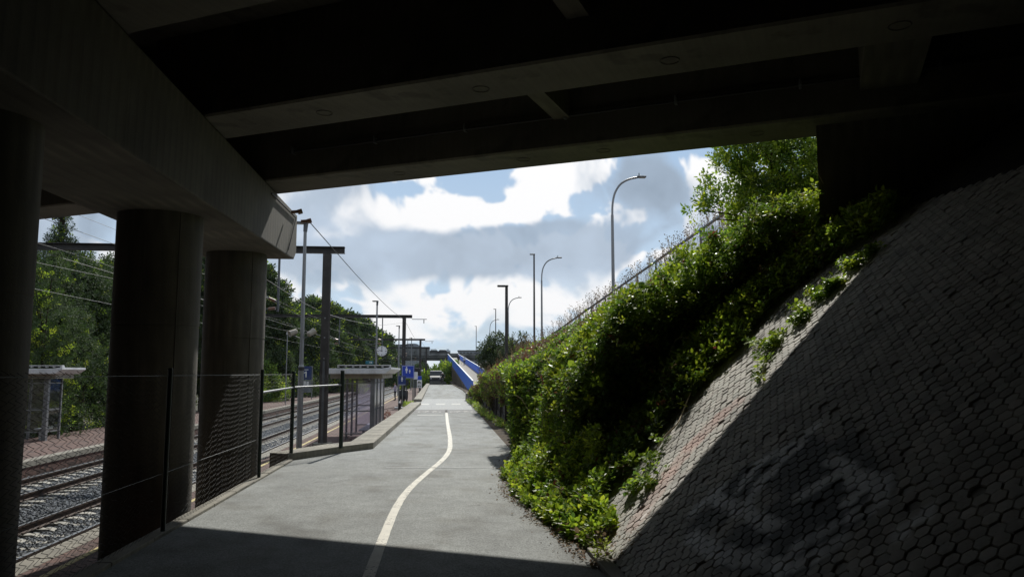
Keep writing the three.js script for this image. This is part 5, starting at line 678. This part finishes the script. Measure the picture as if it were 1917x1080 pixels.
{ // plants over the bank and the retaining wall further along the path
  const lists = [[], [], []], dry = []; srand(12);
  for (let tries = 0; tries < 60000; tries++) {
    const d = 16.5 + 31 * Math.pow(R(), 1.25), cx = crestX(d), x = rr(2.08, Math.max(cx + 0.2, 3.0)); const lump = fbm(x * 0.9, d * 0.8, 3, 4); if (R() < 0.05) continue;
    const T = (0.08 + 0.34 * smooth(0.36, 0.68, lump)) * mix(1, 0.22, smooth(-1.6, -0.4, x - cx)) * mix(0.3, 1, smooth(2.0, 3.0, x)), n = bankNormal(x, d), h = T * Math.pow(R(), 0.6), p = V(x, bank(x, d), -d).addScaledVector(n, h);
    const redz = smooth(0.40, 0.56, fbm(x * 0.7 + 9, d * 0.45, 5, 3)) * smooth(15, 18, d), top = smooth(-1.0, 0.1, x - cx);
    const g = n.clone().multiplyScalar(0.7).add(V(rr(-0.7, 0.7), rr(0, 1), rr(-0.7, 0.7)));
    const c = R() < 0.2 + redz * 0.62 ? pick(R() < 0.3 ? RED : BROWN) : R() < 0.10 + top * 0.4 ? pick(top > 0.5 && R() < 0.5 ? BROWN : LIME) : pick(GREEN);
    lists[Math.floor(R() * 3)].push({ p, n: g, s: rr(0.7, 1.3) * (d > 28 ? 1.35 : 1), c });
  }
  for (let tries = 0; tries < 15000; tries++) { // hanging down over the wall in patches
    const d = 15.2 + 31 * Math.pow(R(), 1.1), wt = wallTop(d); if (wt < 0.3) continue; const v = R(), m = fbm(d * 0.55, 2.5 + v * 0.9, 8, 4) + 0.22 * (v - 0.75) + (d < 17.5 ? 0.18 : 0) + (d > 40 ? 0.10 : 0); if (m < 0.585) continue;
    const out = 0.05 + 0.5 * smooth(0.5, 0.75, m) * Math.sqrt(R()) * (0.4 + 0.6 * v), p = V(2.02 - out, wt * v * 1.05, -d), c = R() < 0.14 ? pick(RED) : R() < 0.38 ? pick(BROWN) : R() < 0.3 ? pick(LIME) : pick(GREEN);
    lists[Math.floor(R() * 3)].push({ p, n: V(-0.7 + rr(-0.5, 0.5), rr(-0.4, 0.7), rr(-0.6, 0.6)), s: rr(0.65, 1.2), c });
  }
  const t = thing('climbing_plants', 'green and reddish climbing plants covering the far bank and retaining wall', 'climbing plants'); t.userData.kind = 'stuff';
  lists.forEach((l, i) => scatter('leaves', SPRIG[i], LEAF, l, t));
  const st = []; for (let i = 0; i < 150; i++) { const d = rr(15.8, 34), y = rr(0.2, 1.5); st.push(tube([[2.0 - rr(0.02, 0.12), y, -d], [1.95 - rr(0, 0.2), y + rr(-0.3, 0.3), -d - rr(-0.4, 0.4)], [1.97 - rr(0, 0.15), y + rr(-0.7, 0.4), -d - rr(-0.7, 0.7)]], 0.004, 6, 3)); } part('stems', st, M.bark, t);
}
{ // weeds along the foot of the bank
  const lists = [[], [], []]; srand(13);
  for (let i = 0; i < 6500; i++) {
    const d = 7.1 + 9.5 * R(), xL = lin([[7, 1.42], [8.2, 1.28], [9.3, 1.12], [10.5, 0.98], [12.7, 1.0], [14, 1.3], [17, 1.65]], d) + 0.2 * (fbm(d * 2.2, 1, 1, 3) - 0.5), w = lin([[7, 0.12], [8.2, 0.4], [9.5, 0.8], [13, 1.0], [17, 0.4]], d), x = xL + w * R();
    const clump = fbm(x * 2.6, d * 1.8, 3, 3); if (clump < 0.40 && d < 10.5) continue; const h = (0.03 + 0.55 * smooth(0.38, 0.7, clump) * smooth(0, 0.4, x - xL) * smooth(7.2, 9.5, d)) * R();
    lists[Math.floor(R() * 3)].push({ p: V(x, Math.max(0, (x - 1.42) / 1.18) + h, -d), n: V(rr(-0.8, 0.5), 1, rr(-0.7, 0.7)), s: rr(0.5, 1.05), c: R() < 0.62 ? pick(LIME) : R() < 0.12 ? pick(BROWN) : pick(GREEN) });
  }
  for (let i = 0; i < 1500; i++) { const d = 16.5 + 29 * R(), x = lin(PATH_R, d) + 0.25 * R() + 0.25 * (fbm(d * 1.4, 5, 5, 3) - 0.45); lists[Math.floor(R() * 3)].push({ p: V(x, 0.02 + 0.15 * R() * R(), -d), n: V(rr(-0.6, 0.6), 1, rr(-0.6, 0.6)), s: rr(0.5, 1.0), c: R() < 0.3 ? pick(LIME) : R() < 0.25 ? pick(BROWN) : pick(GREEN) }); }
  const t = thing('weeds', 'bright green low weeds creeping onto the right edge of the asphalt', 'weeds'); t.userData.kind = 'stuff'; lists.forEach((l, i) => scatter('leaves', SPRIG[i], LEAF, l, t));
  // dead leaves and stalks at the toe of the paved bank
  const lf = (() => { const p = []; for (const tr of leafGeo(0.055, 0.035, V(0, 0, 0), V(1, 0, 0), V(0, 1, 0), 0.3)) for (const v of tr) p.push(v.x, v.y + 0.006, v.z); const g = new THREE.BufferGeometry(); g.setAttribute('position', new THREE.Float32BufferAttribute(p, 3)); g.computeVertexNormals(); return g; })();
  const litter = []; for (let i = 0; i < 2000; i++) { const d = 6.7 + 10 * Math.pow(R(), 1.3), xL = lin([[6.6, 1.32], [7.2, 1.22], [8.2, 1.12], [9.3, 1.0], [10.5, 0.82], [12.7, 0.9], [17, 1.5]], d), x = xL + (R() * R()) * 0.7 - 0.06 * R() * (R() < 0.15 ? 4 : 1) + 0.15 * (fbm(d * 3, 8, 1, 3) - 0.5); litter.push({ p: V(x, Math.max(0.005, (x - 1.42) / 1.18 + 0.01) + 0.012 * R(), -d), n: V(rr(-0.5, 0.5), 1, rr(-0.5, 0.5)), s: rr(0.3, 0.8), c: pick([...BROWN, [0.28, 0.20, 0.11], [0.2, 0.10, 0.05]]) }); }
  const im = scatter('leaf_litter', lf, LEAFDRY, litter, scene); tag(im, 'brown dead leaves gathered at the foot of the paved bank', 'leaf litter', null, 'stuff');
}
{ // dry grass and seed heads along the crest
  const stalk = (head) => { const tr = [], w = 0.0035; tr.push([V(-w, 0, 0), V(w, 0, 0), V(0.02, 0.5, 0)], [V(w, 0, 0), V(0.05, 0.95, 0), V(0.02, 0.5, 0)], [V(0, 0, -w), V(0, 0, w), V(0.05, 0.95, 0)]); if (head) for (let k = 0; k < 9; k++) { const b = V(0.05 + rr(-0.06, 0.06), 0.68 + k * 0.035, rr(-0.06, 0.06)), r = rr(0.012, 0.026); tr.push([b, b.clone().add(V(r, r, 0)), b.clone().add(V(-r * 0.3, r * 1.6, 0))], [b, b.clone().add(V(0, r, r)), b.clone().add(V(0, r * 1.5, -r * 0.5))]); tr.push([V(0.03, 0.62 + k * 0.03, 0), V(0.034, 0.62 + k * 0.03, 0), b]); } const p = []; for (const t of tr) for (const v of t) p.push(v.x, v.y, v.z); const g = new THREE.BufferGeometry(); g.setAttribute('position', new THREE.Float32BufferAttribute(p, 3)); g.computeVertexNormals(); return g; };
  srand(14); const A = stalk(true), B = stalk(false), la = [], lb = [];
  const dens = d => 0.25 + 0.75 * smooth(0.42, 0.6, fbm(d * 0.9, 4, 4, 3));
  for (let i = 0; i < 5200; i++) { const d = 14 + 33 * R(), x = crestX(d) + rr(-0.9, 0.6); if (R() > dens(d)) continue; const p = V(Math.max(2.3, x), bank(Math.max(2.3, x), d) + 0.1, -d), n = V(rr(-0.25, 0.25), 1, rr(-0.25, 0.25)); if (R() < 0.34) la.push({ p, n, s: rr(0.55, 1.25) * (d > 34 ? 1.15 : 1), c: pick([[0.20, 0.14, 0.08], [0.13, 0.09, 0.06], [0.26, 0.2, 0.11]]) }); else lb.push({ p, n, s: rr(0.25, 0.75), c: pick([[0.34, 0.29, 0.14], [0.22, 0.24, 0.08], [0.4, 0.33, 0.18]]) }); }
  const t = thing('dry_grass', 'dry straw coloured grass and seed heads along the crest by the handrail', 'dry grass'); t.userData.kind = 'stuff'; scatter('seed_heads', A, LEAFDRY, la, t); scatter('blades', B, LEAFDRY, lb, t);
}
// single vines creeping over the paved bank: [points as (height up the slope, z)], leafiness
const vines = [
  ['longest bare straw coloured vine stem hanging over the lit paved bank', [[2.09, -9.22], [1.83, -8.85], [1.58, -8.52], [1.41, -8.49], [1.24, -8.38]], 5, 1],
  ['ivy strand with spaced leaf tufts low on the lit paved bank', [[1.33, -8.64], [1.1, -8.33], [0.91, -8.17], [0.74, -7.93], [0.59, -7.84]], 16, 0],
  ['isolated ivy strand reaching the shadow edge in the middle of the paved bank', [[3.28, -8.76], [3.05, -8.47], [2.83, -8.32], [2.58, -8.03], [2.37, -7.74]], 18, 0],
  ['short ivy strand beside the isolated middle strand', [[3.16, -9.54], [3.02, -8.96], [2.95, -8.46], [3.09, -8.48]], 20, 0],
  ['leafy ivy strand on the upper paved bank, third from the top', [[3.77, -9.1], [3.56, -8.55], [3.42, -8.42], [3.37, -8.53]], 30, 0],
  ['leafy ivy strand on the upper paved bank, second from the top', [[4.1, -9.2], [3.85, -8.6], [4.01, -8.56], [4.15, -8.51]], 44, 0],
  ['topmost ivy strand at the upper end of the lit paved bank', [[4.6, -9.1], [4.39, -8.6], [4.55, -8.58], [4.73, -8.53]], 50, 0],
  ['pale dead vine stalks lying among leaves near the foot of the bank', [[1.16, -9.9], [0.99, -9.08], [0.87, -8.55]], 6, 1],
  ['lowest pale dead vine stem reaching down to the toe of the bank', [[0.54, -8.81], [0.31, -8.18], [0.11, -7.56]], 7, 1],
  ['small ivy tuft close to the pink spray paint on the bank', [[1.07, -7.85], [0.88, -7.7], [0.79, -7.67]], 9, 0],
];
srand(15);
for (const [lab, pts, n, bare] of vines) {
  const t = thing('ivy_vine', lab, 'vine'); const cur = new THREE.CatmullRomCurve3(pts.map(([a, z]) => slopeAt(a, z, 0.025 + (bare ? 0.05 : 0))));
  part('stem', new THREE.TubeGeometry(cur, 24, bare ? 0.009 : 0.004, 5), bare ? M.vineStem : M.bark, t);
  const l = []; for (let i = 0; i < n; i++) { const q = cur.getPoint(R()), j = Math.floor(R() * 3.5) + (bare ? 0 : 1); for (let k = 0; k < j; k++) l.push({ p: q.clone().add(V(rr(-0.07, 0.07), rr(-0.02, 0.05), rr(-0.08, 0.08))), n: V(-0.5 + rr(-0.6, 0.6), 0.9, rr(-0.6, 0.6)), s: rr(0.42, 0.78), c: R() < 0.35 ? pick(LIME) : pick(GREEN) }); }
  if (l.length) { const f = scatter('leaves', SPRIG[2], LEAF, l, t); f.userData.kind = 'stuff'; }
}
{ // single weed growing at the toe
  const t = thing('small_weed', 'small leafy weed growing alone at the toe of the paved bank', 'weed'); const l = []; srand(16);
  for (let i = 0; i < 16; i++) l.push({ p: V(1.38 + rr(-0.1, 0.08), rr(0.02, 0.22), -7.0 + rr(-0.12, 0.14)), n: V(rr(-0.7, 0.4), 1, rr(-0.5, 0.5)), s: rr(0.5, 0.9), c: R() < 0.6 ? pick(LIME) : pick(BROWN) }); scatter('leaves', SPRIG[1], LEAF, l, t); part('stem', [rod([1.38, 0, -7], [1.36, 0.22, -7.02], 0.004), rod([1.36, 0, -6.98], [1.42, 0.18, -6.95], 0.003)], M.vineStem, t);
}
// trees and bushes: a crown of many leaf sprays over lumps, trunk and limbs
function tree(name, label, cat, x, z, baseY, lumps, o) {
  const t = thing(name, label, cat, [x, baseY, z], 0, o.group); const l = [];
  for (const [lx, ly, lz, r, flat = 0.85] of lumps) {
    const n = Math.round(o.density * r * r);
    for (let i = 0; i < n; i++) {
      const v = V(rr(-1, 1), rr(-1, 1), rr(-1, 1)); const L = v.length(); if (L > 1 || L < 0.05) { i -= 0.4; continue; }
      const hole = fbm(lx + v.x * 1.6 * r, ly + v.y * 1.6 * r, lz + v.z * r * 1.6, 3); if (hole < (o.gap || 0.40)) continue;
      v.multiplyScalar(Math.pow(L, -0.55) * (0.78 + 0.5 * (fbm(v.x * 2 + lx, v.y * 2, v.z * 2 + ly, 3)))); const p = V(lx + v.x * r, ly + v.y * r * flat, lz + v.z * r);
      if (p.y < 0) continue; const g = v.clone().add(V(rr(-0.5, 0.5), rr(0, 0.8), rr(-0.5, 0.5)));
      l.push({ p, n: g, s: o.leaf * rr(0.7, 1.3), c: R() < (o.limeShare || 0.1) ? pick(LIME) : pick(o.palette || GREEN) });
    }
  }
  const f = scatter('crown', o.geo || SPRAY, o.mat || LEAFFAR, l, t); f.userData.kind = 'stuff';
  if (o.trunk) { const [h, r] = o.trunk; part('trunk', tube([[0, -0.4, 0], [0.05 * h * 0.1, h * 0.4, 0.03], [0, h, 0]], r, 8, 8), M.bark, t); const limbs = lumps.slice(0, 9).map(([lx, ly, lz]) => { const y0 = Math.min(h * 0.9, Math.max(h * 0.3, ly - 1.2 * r * 8)); return tube([[0, y0, 0], [lx * 0.5, (y0 + ly) / 2 + 0.1, lz * 0.5], [lx, ly, lz]], r * 0.35, 6, 5); }); part('limbs', limbs, M.bark, t); }
  return t;
}
srand(17);
// young tree beside the abutment
tree('young_tree', 'leafy young tree rising up to the bridge beam beside the dark abutment', 'tree', 6.3, -14.2, 3.5, [[0.0, 1.2, 0, 0.8], [0.2, 2.0, 0, 0.85], [-0.35, 2.5, 0.1, 0.6], [-0.8, 1.6, 0, 0.55], [-1.15, 1.05, 0.1, 0.38], [-1.5, 1.22, 0.05, 0.2], [-0.8, 0.7, 0.1, 0.55], [0.65, 1.4, 0.2, 0.8], [0.6, 2.5, 0.1, 0.7], [-0.75, 2.35, 0, 0.33], [-0.45, 0.5, 0.5, 0.7], [0.3, 0.7, 0.4, 0.8], [0.1, 3.0, 0, 0.5], [0.9, 2.0, 0, 0.8], [-0.62, 2.95, 0.1, 0.3], [-1.15, 0.55, 0.1, 0.3]], { density: 900, leaf: 0.8, gap: 0.36, limeShare: 0.4, mat: LEAF, trunk: [2.6, 0.035], palette: GREEN });
// bushes past the bank
tree('bush', 'large dark rounded bush at the foot of the lamp posts beyond the bank', 'bush', 3.75, -58, 0, [[0.4, 1.3, 0, 1.0], [0.1, 2.5, 0, 1.0], [0.3, 3.5, 0, 0.95], [0.9, 2.2, 0.2, 1.1], [1.0, 3.3, 0, 0.8], [-0.45, 3.2, 0.2, 0.65], [-0.5, 2.6, 0.2, 0.55]], { density: 260, leaf: 1.7, gap: 0.33, limeShare: 0.02, trunk: [2.5, 0.1], palette: [[0.04, 0.065, 0.022], [0.05, 0.075, 0.025], [0.055, 0.08, 0.03]] });
tree('bush', 'dark green bush right of the large rounded bush, behind dry stalks', 'bush', 5.2, -56, 0, [[0, 1.6, 0, 1.3], [0.2, 2.8, 0, 1.1], [-0.6, 2.6, 0.3, 0.9], [0.9, 2.6, 0, 1.1], [0.3, 3.7, 0, 0.7], [1.6, 2.4, 0, 1.0], [2.2, 3.0, 0.2, 0.7]], { density: 240, leaf: 1.6, gap: 0.36, limeShare: 0.05, trunk: [2.5, 0.09], palette: [[0.045, 0.075, 0.025], [0.06, 0.085, 0.03], [0.08, 0.07, 0.04]] });
tree('bush', 'bright green feathery bush at the far end of the retaining wall', 'bush', 2.55, -47.6, 0, [[0, 0.5, 0, 0.6], [0.1, 1.0, 0, 0.5], [-0.35, 0.4, 0.3, 0.4], [0.5, 1.1, 0, 0.55], [0.45, 1.6, 0, 0.4]], { density: 420, leaf: 1.1, gap: 0.38, limeShare: 0.12, trunk: [1.2, 0.05] });
const LT = 'trees lining the far side of the tracks';
const crownOf = (h, w, n) => { const a = []; for (let i = 0; i < n; i++) { const t = (i + 0.5) / n, y = mix(h * 0.16, h * 0.90, t), k = Math.sin(Math.PI * Math.min(1, 0.22 + t * 0.72)) ** 0.7; const an = i * 2.4; a.push([Math.cos(an) * w * 0.55 * k, y + rr(-0.3, 0.3), Math.sin(an) * w * 0.5 * k, w * (0.34 + 0.16 * R()) * (0.6 + 0.4 * k)]); } a.push([0, h * 0.92, 0, w * 0.22]); return a; };
[
  ['broad dark tree at the left edge, nearest the first column', -23.2, -44, 9.2, 4.2, DARK, 0.03], ['tall dark tree behind the yellow green bush, left of the middle column', -22.6, -50, 9.3, 4.6, DARK, 0.03], ['wide dark tree partly hidden by the middle column', -23.2, -57, 10.0, 5, DARK, 0.03], ['dark tree glimpsed in the gap between two columns', -19.6, -65, 12.2, 4.2, DARK, 0.05],
  ['tall tree with drooping right hand branches just past the far column', -18.7, -82, 13.2, 3.6, DARK, 0.06], ['low round tree behind the loudspeakers', -18.6, -100, 9.6, 4.6, DARK, 0.1], ['full dark green tree behind the thick catenary post', -19, -113, 12.2, 5.2, DARK, 0.08], ['dark green tree right of the thick catenary post, third from the far end', -19, -135, 12.4, 5.4, DARK, 0.08], ['sloping dark tree second from the far end of the tree row', -18.8, -156, 12.6, 5.6, DARK, 0.08], ['last small tree at the far right end of the tree row', -18.6, -186, 11.8, 5.4, DARK, 0.08], ['rounded tree beyond the clock lamp at the end of the row', -19, -214, 11.6, 6, DARK, 0.06],
].forEach(([lab, x, z, h, w, pal, lime], i) => tree('tree', lab, 'tree', x, z, -1.9, crownOf(h + 1.6, w, 15), { density: 5200 / (w * w), leaf: 0.045 * -z * 0.72, gap: 0.37, limeShare: lime, palette: pal, trunk: [(h) * 0.75, 0.22], group: LT }));
{ const l = []; for (let i = 0; i < 16; i++) { const t = i / 15, y = mix(3.5, 13.2, t), w = mix(2.1, 0.15, t); for (let k = 0; k < 4; k++) { const a = k * 1.57 + i * 0.8; l.push([Math.cos(a) * w * 0.6, y - 0.2 * w, Math.sin(a) * w * 0.6, w * 0.5 + 0.12, 0.4]); } } tree('conifer', 'dark pointed conifer standing above the trees in the left gap', 'tree', -22.3, -46.5, -1.9, l, { density: 330, leaf: 1.2, gap: 0.36, limeShare: 0, palette: [[0.03, 0.055, 0.02], [0.036, 0.062, 0.024]], trunk: [13.2, 0.16] }); }
tree('tall_bush', 'sunlit yellow green bush left of the middle column above the opposite shelter', 'bush', -18.7, -38, -1.3, [[0, 1.5, 0, 1.3], [-0.2, 3.2, 0, 1.3], [0.2, 5.2, 0.2, 1.1], [-0.5, 6.8, 0, 0.9], [0.9, 2.6, 0.3, 0.9], [0.7, 4.2, 0.2, 0.8], [-0.9, 5, 0, 0.9], [0.2, 7.6, 0, 0.55], [-0.8, 7.5, 0.2, 0.5]], { density: 330, leaf: 1.15, gap: 0.38, limeShare: 0.10, palette: DARK, trunk: [5, 0.08] });
const shrub = (lab, x, z, w, h, lime, pal) => tree('shrub', lab, 'bush', x, z, -1.6, [[0, h * 0.35, 0, w * 0.5], [w * 0.45, h * 0.3, 0.2, w * 0.42], [-w * 0.45, h * 0.4, 0, w * 0.45], [0.1, h * 0.75, 0, w * 0.36], [-w * 0.2, h * 0.62, 0.3, w * 0.4]], { density: 900 / (w * w) * 1.2, leaf: 0.030 * -z, gap: 0.34, limeShare: lime, palette: pal || GREEN, trunk: [h * 0.4, 0.06] });
shrub('green shrub under the loudspeakers beyond the opposite platform', -18.2, -66, 3.4, 5.4, 0.2); shrub('mid green shrub behind the thick catenary post at platform height', -18.4, -78, 3.6, 4.8, 0.15); shrub('dark shrub below the trees left of the shelter roof', -18.2, -92, 4, 4.6, 0.1, DARK);
shrub('dark shrub filling the gap between the first two columns', -19, -43, 4.2, 5.6, 0.05, DARK); shrub('low olive shrub seen between the middle and far columns', -19.5, -52, 3.4, 3.6, 0.5); shrub('dark shrub behind the opposite shelter', -18.9, -37, 3.2, 3.2, 0.04, DARK); shrub('dark wide shrub left of the sunlit bush', -20.6, -36.5, 4, 6.4, 0.06, DARK); shrub('tall dark shrub hidden mostly by the middle column', -21, -47, 4.4, 7.4, 0.03, DARK);
shrub('sunlit yellow green shrub beside the track right of the shelter roof', -14.9, -118, 3.0, 3.0, 0.75); shrub('dark shrub beside the track below the station clock', -15.5, -140, 4.5, 3.6, 0.08, DARK); shrub('dark green shrub by the tracks under the left part of the viaduct', -14.5, -185, 7, 3.9, 0.08, DARK); shrub('green shrub by the tracks under the middle of the viaduct', -6.0, -212, 6, 3.6, 0.05, DARK);
shrub('green tree behind the parked van', 0.4, -178, 4.4, 4.4, 0.12); shrub('leafy green shrub against the foot of the ramp wall', 1.7, -152, 2.6, 5.0, 0.15); shrub('olive shrub between the platform signs and the parked van', -4.6, -150, 3.4, 2.4, 0.1);
{ // small red planting and grass tuft by the shelter
  const t = thing('red_plant', 'small red leaved plant beside the shelter', 'plant', [-3.2, -1.12, -43]); const l = []; srand(18); for (let i = 0; i < 60; i++) l.push({ p: V(rr(-0.3, 0.3), rr(0, 0.5), rr(-0.3, 0.3)), n: V(rr(-0.4, 0.4), 1, rr(-0.4, 0.4)), s: rr(0.9, 1.5), c: pick(RED) }); scatter('leaves', SPRIG[1], LEAF, l, t);
  const g = thing('grass_tuft', 'patch of green grass beside the black cabinet', 'grass', [-2.7, -1.12, -62]); const m = []; for (let i = 0; i < 120; i++) m.push({ p: V(rr(-0.5, 0.4), rr(0, 0.4), rr(-1.5, 1.5)), n: V(rr(-0.4, 0.4), 1, rr(-0.4, 0.4)), s: rr(0.9, 1.6), c: pick(LIME) }); scatter('blades', SPRIG[1], LEAF, m, g); g.userData.kind = 'stuff';
}

scene.traverse(o => { if (o.isMesh) { o.castShadow = true; o.receiveShadow = true; } });
renderer.render(scene, camera);
